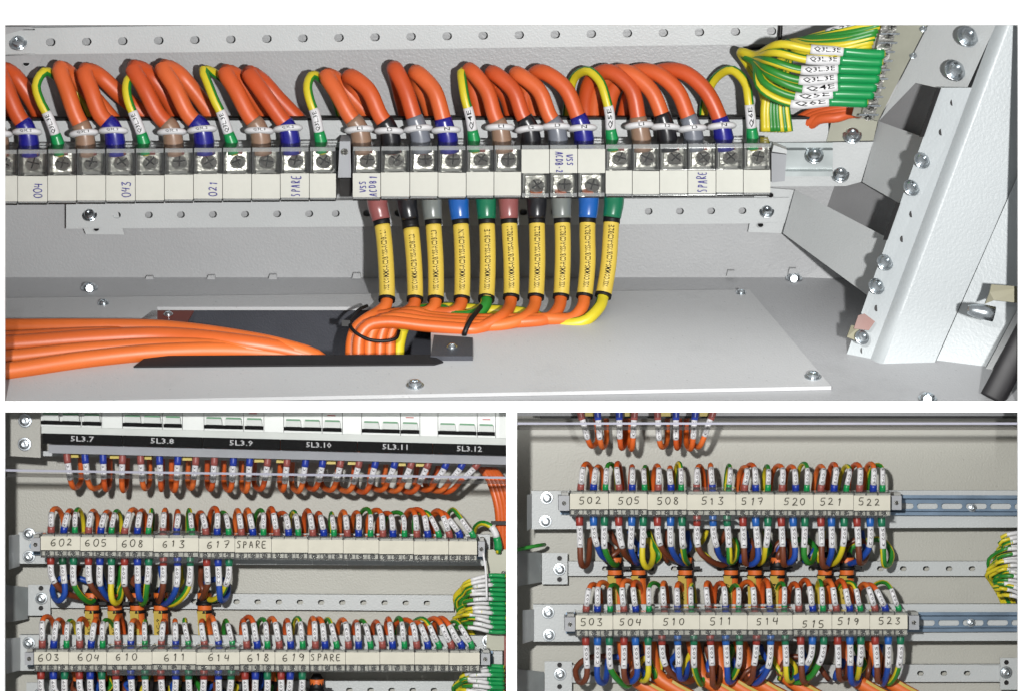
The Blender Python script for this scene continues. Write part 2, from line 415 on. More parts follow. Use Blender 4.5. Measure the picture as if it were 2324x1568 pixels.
# ------------------------------------------------------------------ UPPER CABINET
def Td(py, off): 
    q = CY - py
    return (700 - off + 130.3 - .3933 * q) / (1 + .3933 * q / D0)
def T(px, py, off): return P(px, py, Td(py, off))
def Fd(py, h=0.0):
    q = CY - py
    return (q + 7.24 - h * 1.1107) / (.4836 - q / D0)
FN = Vector((0, -.4836, 1)).normalized()
TN = Vector((0, 1, .3933)).normalized()           # into the back wall
def F(px, py, h=0.0): return P(px, py, Fd(py, h))
ROT_T = (-TILT, 0, 0)
fl = math.atan2(.4836, 1)
ROT_F = (-(math.pi / 2 - fl), 0, 0)

mb = MB(); mb.slab([T(-320, 660, 0), T(2600, 660, 0), T(2600, -60, 0), T(-320, -60, 0)], TN * 8 * S)
tag(mb.build('back_wall', 'paint_back'), kind='structure')
# cabinet floor with the cable cut-out
HX0, HX1, HY0, HY1 = 357, 978, 697, 812
mb = MB()
def fq(mb, x0, y0, x1, y1, h, t, m=0):
    mb.slab([F(x0, y1, h), F(x1, y1, h), F(x1, y0, h), F(x0, y0, h)], -FN * (t * S), m)
for r in ((-320, 620, 2600, HY0), (-320, HY0, HX0, HY1), (HX1, HY0, 2600, HY1), (-320, HY1, 2600, 925)): fq(mb, *r, 0, 8)
tag(mb.build('floor', 'paint_floor'), kind='structure')
# bent weld lip along the back
g = thing('gland_plate', F(900, 880), 'grey bolted gland plate covering the cabinet floor under the orange cables', 'plate')
mb = MB()
gp = lambda x, y: F(x, y, 10)
def gy(x): return 912 - (x - 10) * 36 / 1876
px_ = lambda y: 1700 + (y - 657) * 187 / 219.0
for poly in ([(-200, HY1), (HX0, HY1), (HX0, HY0), (-200, HY0)], [(-200, HY0), (HX0, HY0), (HX1, HY0), (px_(HY0), HY0), (1700, 657), (-200, 679)],
             [(HX1, HY1), (px_(HY1), HY1), (px_(HY0), HY0), (HX1, HY0)], [(-200, gy(-200)), (px_(gy(1887)), gy(1887)), (px_(HY1), HY1), (HX1, HY1), (HX0, HY1), (-200, HY1)]):
    mb.slab([gp(*p) for p in poly], -FN * (9 * S))
mb.build('plate', 'paint_plate', g)
for (x, y, r) in ((942, 875, 21), (1845, 855, 20), (235, 689, 15), (1682, 665, 14)): bolt(g, F(x, y, 10), r, ROT_F)
g = thing('cable_duct', F(660, 750), 'dark grey cable duct opening in the cabinet floor', 'duct')
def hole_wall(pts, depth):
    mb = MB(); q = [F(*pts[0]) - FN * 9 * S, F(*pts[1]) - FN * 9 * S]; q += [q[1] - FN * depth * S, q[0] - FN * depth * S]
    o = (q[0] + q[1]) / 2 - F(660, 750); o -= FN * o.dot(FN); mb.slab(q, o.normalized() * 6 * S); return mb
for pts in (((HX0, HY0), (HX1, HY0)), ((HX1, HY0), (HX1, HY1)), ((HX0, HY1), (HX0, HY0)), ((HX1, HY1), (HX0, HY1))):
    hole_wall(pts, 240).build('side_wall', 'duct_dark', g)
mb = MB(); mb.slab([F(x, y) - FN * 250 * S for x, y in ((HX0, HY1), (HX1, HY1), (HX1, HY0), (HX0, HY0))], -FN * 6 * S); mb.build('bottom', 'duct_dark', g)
e = thing('edge_strip', F(650, 816), 'black strip along the front of the floor opening', 'edging')
mb = MB(); mb.slab([F(303, 831, 14), F(985, 826, 14), F(1006, 820, 14), F(978, 804, 22), F(700, 805, 22), F(335, 807, 22)], -FN * 7 * S); mb.build('strip', 'black_matte', e)  # plain black strip, raised along the front edge of the opening
# clips at the opening
c = thing('angle_clip', F(1024, 800), 'dark grey folded clip at the right end of the floor opening', 'clip')
mb = MB(); mb.slab([F(977, 808, 22), F(1073, 808, 22), F(1073, 766, 22), F(985, 760, 22)], -FN * 14 * S); mb.build('plate', 'duct_dark', c)
bolt(c, F(1026, 788, 22), 13, ROT_F)
c = thing('angle_clip', F(375, 715), 'brown stained metal clip behind the thick orange cables on the floor', 'clip')
mb = MB(); mb.slab([F(318, 726, 10), F(425, 730, 10), F(440, 705, 10), F(345, 705, 10)], -FN * 3.5 * S); mb.build('plate', 'copper_red', c)
bolt(c, F(382, 714, 10), 12, ROT_F)
# loose floor screws
for (x, y, lab) in ((203, 655, 'bright zinc bolt at the left rear corner of the cabinet floor'), (1802, 633, 'large zinc bolt in the rear right corner of the cabinet floor'), (2105, 905, 'zinc bolt head at the front right of the floor, by the bottom edge')):
    t = thing('floor_bolt', F(x, y), lab, 'bolt', 'bolts in the cabinet floor')
    bolt(t, F(x, y, 1), 22, ROT_F, name='head'); mb = MB(); mb.tube([F(x, y, -3), F(x, y, 16)], 9 * S, 8); mb.build('stud', 'zinc', t)
# weld lugs along the back edge
for k, (x, y) in enumerate(((340, 634), (480, 632), (620, 630), (810, 627), (1660, 621), (1800, 616))):
    mb = MB(); mb.slab([T(x - 11, y + 6, 14), T(x + 9, y + 6, 14), T(x + 7, y - 6, 14), T(x - 8, y - 6, 14)], TN * 14 * S)
    tag(mb.build('weld_lug', 'paint_back'), '%s small welded lug from the left along the rear floor edge' % ordw(k + 1), 'lug', 'weld lugs along the rear floor edge')

# perforated rails on the back wall
def perf_rail(label, f, x0, x1, yt, yb, holes, hw, hh, depth_vec, bolts, m='paint_rail', rot=ROT_T, br=18, flange=None):
    t = thing('perforated_rail', f((x0 + x1) / 2, (yt(x0) + yb(x0)) / 2), label, 'rail')
    mb = MB(); plate(mb, f, x0, x1, yt, yb, holes, hw, hh, depth_vec); mb.build('strip', m, t)
    if flange:
        for yy in (yt, yb):
            mb = MB(); q = [f(x0, yy(x0) - (2 if yy is yt else -2)), f(x1, yy(x1) - (2 if yy is yt else -2)), f(x1, yy(x1)), f(x0, yy(x0))]
            if yy is yt: q = q[::-1]
            mb.slab(q, flange); mb.build('flange', m, t)
    for (x, y) in bolts: bolt(t, f(x, y) - depth_vec.normalized() * 1 * S, br, rot)
    return t
l1 = lambda a, b, x0=115, x1=1750: (lambda x: a + (b - a) * (x - x0) / (x1 - x0))
hy = l1(97, 72)
perf_rail('grey perforated rail across the top of the cabinet, above the cable loops', lambda x, y: T(x, y, 24), -120, 1766, l1(66, 41), l1(122, 99),
          [(115 + i * 81.8, hy(115 + i * 81.8)) for i in range(-1, 21) if not (-10 < 115 + i * 81.8 < 60)], 11, 9, TN * 5 * S, [(42, 98)], br=22, flange=TN * 23 * S)
hy2 = l1(489, 479, 265, 1683)
perf_rail('grey perforated rail under the terminal row, behind the yellow cable tags', lambda x, y: T(x, y, 24), 150, 1790, l1(461, 452, 265, 1683), l1(517, 506, 265, 1683),
          [(265 + i * 72.8, hy2(265 + i * 72.8)) for i in range(0, 7)] + [(265 + i * 71.0, hy2(265 + i * 71.0)) for i in range(7, 21)], 9, 7.5, TN * 5 * S, [(204, 488), (1740, 480)], br=19, flange=TN * 22 * S)
def tplate(name, pts, offs, vec, m, parent):
    mb = MB(); mb.slab([T(x, y, offs) for x, y in pts], vec); return mb.build(name, m, parent)
def ring_hole(parent, pos, r, rot): 
    return shared('hole', HOLE, parent, pos, rot, r * S)
mb = MB(); mb.lathe([(1.25, 0), (1.22, .12), (1.0, .14), (.98, .02)], 14); mb.m[-1] = 1
HOLE = mb.mesh('hole', ['paint_rail', 'black_plastic'])
t = thing('corner_bracket', T(200, 520, 22), 'grey bracket holding the left end of the lower perforated rail', 'bracket')
tplate('plate', [(195, 532), (282, 533), (262, 462), (165, 462)], 18, TN * 5 * S, 'paint_rail', t); ring_hole(t, T(219, 520, 19), 7, ROT_T)
t = thing('corner_bracket', T(1745, 520, 22), 'white bracket holding the right end of the lower perforated rail', 'bracket')
tplate('plate', [(1698, 527), (1777, 530), (1804, 432), (1715, 425)], 18, TN * 5 * S, 'paint_rail', t)
for (x, y) in ((1749, 444), (1726, 511)): ring_hole(t, T(x, y, 25), 7, ROT_T)
t = thing('corner_bracket', T(80, 140, 22), 'grey bracket in the upper left corner beside the top rail', 'bracket')
tplate('plate', [(-100, 190), (78, 178), (100, 124), (-100, 132)], 14, TN * 5 * S, 'paint_back', t); ring_hole(t, T(60, 145, 15), 8, ROT_T)
mb = MB(); mb.slab([T(-140, 92, 52), T(10, 80, 52), T(78, 62, 52), T(-140, 62, 52)], TN * 5 * S); mb.build('flap', 'paint_back', t)
# channel carrying the DIN rail
ch = thing('mounting_channel', T(900, 300, 90), 'white mounting channel behind the large terminal row', 'channel')
mb = MB(); mb.slab([T(-140, 428, 92), T(1745, 424, 92), T(1745, 272, 92), T(-140, 276, 92)], TN * 6 * S); mb.build('web', 'paint_rail', ch)
mb = MB(); mb.slab([T(-140, 270.5, 96), T(1890, 266.5, 96), T(1890, 272, 96), T(-140, 276, 96)][::-1], TN * 18 * S); mb.build('flange', 'black_plastic', ch)
mb = MB(); mb.slab([T(1745, 324, 92), T(1880, 322, 92), T(1880, 270, 92), T(1745, 272, 92)], TN * 6 * S); mb.build('end_web', 'paint_rail', ch)
mb = MB(); mb.slab([T(1746, 424, 92), T(1920, 423, 92), T(1960, 412, 92), T(1984, 323, 92), T(1893, 324, 92), T(1746, 325, 92)], TN * 6 * S); mb.build('end_plate', 'paint_rail', ch)
for (x, y) in ((1848, 354), (1907, 397)): bolt(ch, T(x, y, 112 if x < 1900 else 94), 23, ROT_T)
# DIN rail (top hat section)
dr = thing('din_rail', T(1820, 360, 100), 'zinc DIN rail protruding from the right end of the large terminal row', 'rail')
def strip(x0, x1, ya, yb, oa, ob, th=4):
    mb = MB(); mb.slab([T(x0, yb, ob), T(x1, yb, ob), T(x1, ya, oa), T(x0, ya, oa)], TN * th * S); return mb
for nm, ya, yb, oa, ob in (('lip', 325, 336, 122, 122), ('side', 336, 342, 122, 102), ('web', 342, 385, 102, 102), ('side', 385, 390, 102, 122), ('lip', 390, 401, 122, 122)):
    strip(-140, 1890, ya, yb, oa, ob).build(nm, 'galvanised', dr)
st = thing('steel_plate', T(1930, 300, 80), 'olive tinted steel plate bolted above the end of the DIN rail', 'plate')
tplate('plate', [(1876, 322), (1982, 320), (1994, 268), (1890, 264)], 99, TN * 5 * S, 'tinned', st); bolt(st, T(1934, 308, 101), 24, ROT_T)

# ---------------- large terminals
SEAM_L = [-26, 40, 108, 174, 240, 307, 373, 439, 505, 571, 636, 702, 763]
SEAM_R = [800, 864, 930, 994, 1058, 1121, 1183, 1247, 1311, 1374, 1435, 1497, 1561, 1625, 1687, 1749]
def ytop(x): return 341 - 14 * (x - 40) / 1650
def ybot(x): return 462 - 20 * (x - 40) / 1650
def terminal(x0, x1, shifted, written, label):
    xm = (x0 + x1) / 2; yt, yb = ytop(xm), ybot(xm)
    t = thing('terminal', T(xm, yb, 130), label, 'terminal', 'large screw terminals on the upper rail')
    g = 1.2
    mb = MB(); mb.slab([T(x0 + g, yb - 2, 140), T(x1 - g, yb - 2, 140), T(x1 - g, yt + 3, 140), T(x0 + g, yt + 3, 140)], TN * 20 * S)
    mb.build('body', 'terminal_grey', t)
    mb = MB(); mb.slab([T(x0 + .2, yb - 1, 205), T(x0 + 4.5, yb - 1, 205), T(x0 + 4.5, yt + 2, 205), T(x0 + .2, yt + 2, 205)], TN * 64 * S)
    mb.build('side_wall', 'terminal_dark', t)
    for k, yy in enumerate((yt + 30, yb - 27)):
        up = k == 0; tl = random.uniform(-5, 5)
        mb = MB(); mb.slab([T(x0 + 9, yy + 22, 158 + tl), T(x1 - 6, yy + 20, 152), T(x1 - 7, yy - 22, 150 - tl), T(x0 + 10, yy - 20, 154)], TN * 9 * S)
        mb.build('clamp', 'clamp_metal', t)
        bolt(t, T(xm + 3, yy + 3, 160), 19, (ROT_T[0] + random.uniform(-.15, .15), random.uniform(-.1, .1), random.uniform(-.15, .15)), SCREW, 'screw')
        if up:
            mb = MB(); mb.slab([T(xm - 9, yy - 16, 166), T(xm + 12, yy - 16, 166), T(xm + 12, yy - 24, 166), T(xm - 9, yy - 24, 166)], TN * 10 * S)
            mb.build('busbar', 'copper_red', t)
        # clear cover: front, top and side faces
        ya, yc = (yt - 1, yt + 58) if up else (yb - 52, yb + 1)
        mb = MB(); mb.slab([T(x0 + 1, yc, 214), T(x1 - 1, yc, 214), T(x1 - 1, ya, 214), T(x0 + 1, ya, 214)], TN * 3 * S)
        e_ = ya if up else yc
        mb.slab([T(x0 + 1, e_ + 3, 210), T(x1 - 1, e_ + 3, 210), T(x1 - 1, e_, 210), T(x0 + 1, e_, 210)], TN * 66 * S)
        mb.slab([T(x1 - 4, yc, 210), T(x1 - 1.2, yc, 210), T(x1 - 1.2, ya, 210), T(x1 - 4, ya, 210)], TN * 60 * S)
        mb.build('clear_cover', 'clear_plastic', t)
        mb = MB(); mb.slab([T(x0 + 2, e_ + (10 if up else -1), 216), T(x1 - 2, e_ + (10 if up else -1), 216), T(x1 - 2, e_ + (1 if up else -9), 216), T(x0 + 2, e_ + (1 if up else -9), 216)], TN * 1.5 * S); mb.build('cover_rim', 'clear_rim', t)
    pa, pb = (yt + 60, yb - 4) if not shifted else (yt + 10, yt + 64)
    j = random.uniform(-1.5, 1.5)
    mb = MB(); mb.slab([T(x0 + .7, pb + j, 219), T(x1 - .7, pb + j * .6, 219), T(x1 - .7, pa + j, 219), T(x0 + .7, pa + j * .5, 219)], TN * 3 * S)
    pl = mb.build('paper_label', 'paper', t)
    if written:
        for (s_, dx, dy, flip, hh) in written:
            mb = MB(); up_ = (T(xm, pa, 221) - T(xm, pb, 221)).normalized(); rt = Vector((1, 0, 0))
            ux, uy = (up_, -rt) if not flip else (-up_, rt)
            n = len(s_); adv = hh * .9 if n <= 3 else 44.0 / n * 1.25
            handwrite(mb, s_, T(xm + dx, (pa + pb) / 2 + dy, 222), ux, uy, hh * S, adv * S * .75 if n <= 3 else adv * S, adv * S * .7, 2.2 * S, random)
            mb.build('writing', 'ink_blue', pl)
WR = {('L', 1): [('004', 12, 5, False, 20)], ('L', 4): [('043', 12, 5, False, 20)], ('L', 7): [('021', 12, 5, False, 20)], ('L', 10): [('SPARE', 2, 0, False, 22)],
      ('R', 0): [('VSS', -9, 4, False, 15), ('ACDB1', 14, 2, False, 17)], ('R', 7): [('VSS', 14, -4, True, 15), ('ACDB-2', -10, 2, True, 17)], ('R', 12): [('SPARE', 0, 0, False, 22)]}
WD = {('L', 1): 'marked 004', ('L', 4): 'marked 043', ('L', 7): 'marked 021', ('L', 10): 'marked SPARE, under a dark blue sleeve', ('R', 0): 'marked VSS ACDB1', ('R', 7): 'marked upside down VSS ACDB-2', ('R', 12): 'marked SPARE, under a grey sleeve'}
for sd, seams in (('L', SEAM_L), ('R', SEAM_R)):
    for i in range(len(seams) - 1):
        sh = sd == 'R' and i in (6, 7, 8)
        lab = '%s terminal from left in the large %s block%s' % (ordw(i + 1), 'left' if sd == 'L' else 'right', ', ' + WD[(sd, i)] if (sd, i) in WD else (', label raised over its top screw' if sh else ', blank paper label'))
        terminal(seams[i], seams[i + 1], sh, WR.get((sd, i)), lab)
# printed remains on left labels
# end clamps
def end_clamp(x0, x1, ya, yb, lab):
    t = thing('end_clamp', T(x0, yb, 120), lab, 'clamp', 'end clamps of the large terminal row')
    mb = MB(); mb.slab([T(x0, yb - 42, 190), T(x1, yb - 42, 190), T(x1 - 2, ya, 178), T(x0 + 4, ya, 178)], TN * 60 * S); mb.build('body', 'clamp_grey', t)
    mb = MB(); mb.slab([T(x0 + 4, yb, 165), T(x1, yb, 165), T(x1, yb - 40, 172), T(x0 + 4, yb - 40, 172)], TN * 40 * S); mb.build('foot', 'terminal_dark', t)
    bolt(t, T((x0 + x1) / 2, ya + 24, 184), 9, ROT_T, SCREW, 'screw')
end_clamp(767, 797, 322, 446, 'grey end clamp between the left and right terminal blocks')
t = thing('end_clamp', T(1765, 416, 120), 'grey end clamp on the DIN rail after the last large terminal', 'clamp', 'end clamps of the large terminal row')
mb = MB(); mb.slab([T(1751, 415, 150), T(1781, 412, 150), T(1785, 352, 150), T(1751, 348, 150)], TN * 30 * S); mb.build('body', 'clamp_grey', t)
mb = MB(); mb.slab([T(1752, 345, 160), T(1786, 350, 160), T(1786, 341, 160), T(1756, 330, 160)], TN * 34 * S); mb.build('catch', 'paint_rail', t)

# ---------------- cables
U = S * 1.09
def earth_mf(sep=0.0, yel=5):
    def f(i, j, n):
        a = ((j + .5) / n + sep) % 1.0
        return 0 if a < .30 or a > .80 else 1
    return f
def wire(name, ctrl, label, cat, group, r, core, segs, per=12, n=10, earth=None, rings=None):
    """segs: list of (part name, from, to, radius a, radius b, material, text, text height)"""
    p = Path(ctrl, per)
    t = thing(name, ctrl[0], label, cat, group)
    mb = MB(); k = rings or max(8, int(p.len / (9 * S)))
    start = min([s_[1] for s_ in segs] + [0]) 
    if earth is None:
        mb.tube(p.sub(0, p.len, k), r * S, n); mb.build('core', core, t)
    else:
        mb.tube(p.sub(0, p.len, k), r * S, 12, earth_mf(earth)); mb.build('core', ['earth_yellow', 'earth_green'], t)
    for (nm, a, b, ra, rb, m, tx, th_) in segs:
        a *= U; b *= U; q = max(4, int((b - a) / (9 * S)) + 2); mb = MB()
        rr = [(ra + (rb - ra) * i / (q - 1)) * S for i in range(q)]
        mb.tube(p.sub(a, b, q), rr, max(n, 10)); o = mb.build(nm, m, t)
        if tx:
            flip = th_ < 0; hh = abs(th_)
            mb = MB(); text_tube(mb, tx, p, a + (b - a) * .1, a + (b - a) * .9, (max(ra, rb) + .5) * S, hh * S, flip); mb.build('print', 'ink_black' if r > 8 else 'ink_grey', o)
    return t, p
def oval_tag(parent, p, uu, sx, sz, sy, tx=None, tilt=0):
    pos, tt, fr, sd = p.frame(uu)
    mb = MB(); n, mm = 18, 7; ex = Vector((1, 0, -tilt)).normalized(); ez = Vector((tilt, 0, 1)).normalized(); b = 0
    for i in range(mm):
        a = -math.pi / 2 + math.pi * (i + .5) / mm
        for j in range(n):
            c = 2 * math.pi * j / n
            mb.v.append(pos + ex * (math.cos(a) ** .35 * math.cos(c) * sx * S) + IN * (math.cos(a) ** .35 * math.sin(c) * sy * S) + ez * (math.sin(a) * sz * S))
    for i in range(mm - 1):
        for j in range(n): mb.face([i * n + j, i * n + (j + 1) % n, (i + 1) * n + (j + 1) % n, (i + 1) * n + j], 0, True)
    mb.face(list(range(n))[::-1]); mb.face([(mm - 1) * n + j for j in range(n)])
    o = mb.build('tag', 'marker_white', parent)
    if tx:
        mb = MB(); text_flat(mb, tx, pos + Vector((sx * .1 * S, -(sy + .6) * S, 0)), ex, ez, sz * .85 * S, sx * (.8 if len(tx) > 2 else .36) * S); mb.build('print', 'ink_black', o)
# upper loops: (boot x, boot material, words, [(x,y,off)...] after the boot, radius, tag text)
BIG = [
 (-4, 'boot_tan', [(-30, 265, 140), (-60, 200, 120), (-75, 158, 80), (-45, 180, 45), (20, 262, 42), (40, 330, 40)], 'Q3L.1'),
 (64, 'boot_navy', [(40, 262, 142), (14, 200, 120), (0, 160, 85), (28, 168, 50), (70, 225, 44), (110, 300, 40)], 'Q3L.2'),
 (192, 'boot_tan', [(172, 262, 142), (152, 205, 122), (136, 158, 88), (158, 168, 50), (210, 220, 44), (270, 290, 40)], 'Q3L.1'),
 (260, 'boot_navy', [(228, 262, 142), (206, 205, 122), (192, 163, 88), (222, 170, 50), (275, 218, 44), (350, 280, 40)], 'Q3L.2'),
 (392, 'boot_tan', [(360, 262, 142), (326, 198, 122), (303, 156, 88), (335, 166, 50), (372, 212, 44), (420, 290, 40)], 'Q3L.1'),
 (462, 'boot_navy', [(428, 262, 142), (396, 198, 122), (370, 155, 88), (402, 165, 50), (438, 205, 44), (500, 290, 40)], 'Q3L.2'),
 (591, 'boot_tan', [(565, 262, 142), (535, 205, 122), (512, 166, 88), (540, 176, 50), (575, 218, 44), (625, 290, 40)], 'Q3L.1'),
 (658, 'boot_navy', [(632, 262, 142), (592, 205, 122), (566, 168, 88), (596, 186, 50), (632, 226, 44), (690, 285, 40)], 'Q3L.2'),
 (819, 'boot_tan', [(793, 262, 142), (764, 210, 122), (742, 174, 88), (768, 186, 50), (808, 232, 44), (862, 285, 40)], 'L1'),
 (886, 'boot_black', [(862, 262, 142), (835, 205, 122), (796, 175, 88), (800, 195, 50), (828, 232, 44), (850, 285, 40)], 'L2'),
 (954, 'boot_grey', [(938, 262, 142), (920, 205, 122), (896, 157, 88), (902, 178, 50), (912, 220, 44), (930, 285, 40)], 'L3'),
 (1016, 'boot_navy', [(1003, 262, 142), (984, 205, 122), (945, 166, 88), (950, 186, 50), (968, 226, 44), (988, 285, 40)], 'N'),
 (1138, 'boot_tan', [(1122, 262, 142), (1104, 205, 122), (1066, 160, 88), (1070, 182, 50), (1080, 222, 44), (1090, 285, 40)], 'L1'),
 (1205, 'boot_black', [(1186, 262, 142), (1164, 205, 122), (1118, 166, 88), (1126, 186, 50), (1150, 222, 44), (1168, 285, 40)], 'L2'),
 (1266, 'boot_grey', [(1246, 262, 142), (1222, 205, 122), (1172, 168, 88), (1182, 186, 50), (1205, 222, 44), (1216, 285, 40)], 'L3'),
 (1325, 'boot_navy', [(1310, 262, 142), (1282, 200, 122), (1228, 164, 88), (1204, 184, 50), (1192, 225, 44), (1190, 285, 40)], 'N'),
 (1455, 'boot_tan', [(1447, 262, 142), (1432, 202, 122), (1384, 164, 92), (1344, 180, 56), (1330, 222, 44), (1330, 285, 40)], 'L1'),
 (1514, 'boot_black', [(1502, 262, 142), (1476, 205, 122), (1420, 164, 92), (1376, 178, 56), (1352, 222, 44), (1348, 285, 40)], 'L2'),
 (1574, 'boot_grey', [(1560, 262, 142), (1535, 205, 122), (1480, 164, 92), (1424, 172, 60), (1392, 205, 46), (1372, 285, 40)], 'L3'),
 (1642, 'boot_navy', [(1630, 262, 142), (1600, 205, 122), (1548, 164, 92), (1490, 166, 60), (1440, 196, 46), (1412, 285, 40)], 'N')]
BN = {'boot_tan': 'tan', 'boot_navy': 'dark blue', 'boot_black': 'black', 'boot_grey': 'grey', 'boot_green': 'green'}
for k, (bx, bm, pts, tx) in enumerate(BIG):
    yb = ytop(bx) + 14; y2 = 276
    ctrl = [T(bx + 3, yb, 150), T(bx, 312, 150), T(bx - (6 if bx < 1100 else 4), 290, 148)] + [T(*q) for q in pts]
    r = 20.5 if bx < 1100 else 19.5
    t, p = wire('orange_cable', ctrl, '%s looped orange cable from the left, %s sleeve, above the large terminals' % (ordw(k + 1), BN[bm]), 'cable', 'orange cables looping into the top of the large terminals', r, ('orange_red', 'orange_red_b', 'orange_red_c')[k * 7 % 3],
                [('boot', 2, 74 + (k * 7 % 12), 27, r + 1.5, bm, None, 0)], n=14, rings=34)
    oval_tag(t, p, (50 + (k * 5 % 9)) * U, 37, 8.6, 33.5, tx, tilt=0.06 * math.sin(k * 2.3) - .05)
EARTH = [
 (135, [(122, 296, 150), (108, 262, 148), (92, 232, 140), (82, 195, 120), (100, 164, 92), (130, 176, 50), (178, 215, 36), (215, 290, 34)], 'Q3L.3E', .22),
 (329, [(318, 296, 150), (304, 262, 148), (292, 232, 140), (287, 198, 120), (296, 176, 92), (330, 186, 50), (372, 235, 36), (400, 290, 34)], 'Q3L.3E', .22),
 (530, [(516, 296, 150), (504, 262, 148), (488, 230, 140), (472, 190, 120), (462, 160, 92), (492, 170, 50), (530, 205, 36), (560, 290, 34)], 'Q3L.3E', .22),
 (729, [(723, 296, 150), (716, 262, 148), (704, 230, 140), (698, 196, 120), (708, 172, 92), (735, 186, 50), (762, 228, 36), (780, 290, 34)], 'Q3L.3E', .22),
 (1075, [(1072, 296, 150), (1066, 262, 148), (1056, 226, 140), (1050, 190, 120), (1048, 164, 92), (1068, 176, 50), (1078, 215, 36), (1085, 290, 34)], 'Q4E', .22),
 (1389, [(1386, 296, 150), (1384, 262, 148), (1376, 226, 140), (1362, 186, 120), (1336, 162, 92), (1304, 176, 50), (1292, 215, 36), (1284, 290, 34)], 'Q5E', .22),
 (1706, [(1706, 296, 150), (1703, 262, 148), (1699, 226, 140), (1692, 190, 120), (1662, 160, 92), (1624, 178, 50), (1602, 222, 36), (1594, 290, 34)], 'Q6E', .22)]
for k, (bx, pts, tx, ph) in enumerate(EARTH):
    ctrl = [T(bx + 5, ytop(bx) + 14, 150)] + [T(*q) for q in pts]
    wire('earth_wire', ctrl, '%s yellow and green wire from the left, looping into the large terminals' % ordw(k + 1), 'wire', 'yellow and green wires into the large terminals', 11.5, None,
         [('boot', 4, 52, 19, 13.5, 'boot_green', None, 0), ('marker', 50, 104, 13, 12.6, 'marker_white', tx, 13)], earth=ph, rings=30)

# lower cables with yellow tags
LOW = [(856, 'boot_brown', 870, 878, 'L1', 0, 'brown'), (923, 'boot_black', 934, 942, 'L2', 0, 'black'), (979, 'boot_silver', 985, 989, 'L3', 0, 'grey'), (1040, 'boot_blue', 1047, 1048, 'N', 0, 'blue'),
       (1102, 'boot_teal', 1106, 1104, 'E', 1, 'green'), (1153, 'boot_brown', 1157, 1160, 'L1', 0, 'brown'), (1217, 'boot_black', 1219, 1216, 'L2', 0, 'black'), (1273, 'boot_silver', 1277, 1273, 'L3', 0, 'grey'),
       (1335, 'boot_blue', 1333, 1326, 'N', 0, 'blue'), (1392, 'boot_teal', 1386, 1368, 'E', 1, 'green')]
for k, (bx, bm, x5, x6, suf, ea, bn) in enumerate(LOW):
    yy = ybot(bx)
    row = k // 5; q = k % 5
    if not ea and row == 0:
        gx = (800, 818, 836, 854)[q]; ly = (716, 713, 710, 708)[q]; dd = (404, 418, 430, 440)[q]
        run = [P(x6 - 60, ly + 3, dd)] if q else []
        if q > 1: run += [P(max(x6 - 120, gx + 76), ly + 3, dd)]
        rest = [P(x6 - 3, 694, 446), P(x6 - 19, 709, 432)] + run + [P(gx + 34, ly + 8, dd), P(gx + 10, ly + 28, dd - 4), P(gx, 770, dd - 8), P(gx - 3, 815, dd - 8), P(gx - 3, 880, dd - 8)]
    elif not ea:
        gx = (814, 838, 862, 884)[q]; ly = (745, 737, 730, 724)[q]; dd = (362, 374, 388, 402)[q]
        rest = [P(x6 - 4, 697, 440), P(x6 - 26, 722, dd + 24), P(x6 - 72 - 4 * q, ly, dd + 6), P(1075 - q * 4, ly + 2, dd), P(970, ly - 5, dd), P(gx + 62, ly - 14, dd), P(gx + 22, ly - 6, dd), P(gx + 3, 764 - q * 2, dd - 2), P(gx, 815, dd - 4), P(gx, 880, dd - 4)]
    elif k == 4:
        rest = [P(x6 - 3, 694, 438), P(x6 - 24, 712, 424), P(x6 - 70, 718, 424), P(1000, 702, 462), P(930, 712, 456), P(904, 752, 432), P(900, 815, 420), P(900, 880, 416)]
    else:
        rest = [P(x6 - 8, 698, 432), P(x6 - 44, 730, 412), P(x6 - 110, 733, 424), P(1200, 712, 458), P(1100, 704, 474), P(990, 702, 474), P(925, 730, 440), P(906, 780, 420), P(905, 830, 410), P(905, 880, 404)]
    ctrl = [T(bx, yy - 14, 165), T(bx + 1, yy + 15, 165), P(bx + (x5 - bx) * .6, 496, 472), P(x5, 530, 468), P((x5 + x6) / 2 + (2 if k < 8 else 4), 600, 464), P(x6, 676, 458)] + rest
    t, p = wire('tagged_cable', ctrl, '%s yellow tagged cable from the left below the large terminals, %s sleeve' % (ordw(k + 1), bn), 'cable', 'cables with yellow tags below the large terminals', 15.5 if not ea else 14.5, ('orange', 'orange_b')[k % 2],
                [('boot', 6, 64, 27, 23, bm, None, 0), ('tag', 74 + (k == 1) * 10 - row * 6, 246 - row * 3, 20, 20, 'tag_yellow', 'VSS/COMMS-ACDB/VSS-ACDB%d/%s' % (1 + row, suf), -15),
                 ('cable_tie', 64, 77 + (k == 1) * 8, 21.5, 21.5, 'black_plastic', None, 0), ('cable_tie', 242 - row * 3, 250 - row * 3, 21.2, 21, 'black_plastic', None, 0)], n=14, earth=None if not ea else (.62 if k == 4 else .1), rings=60)
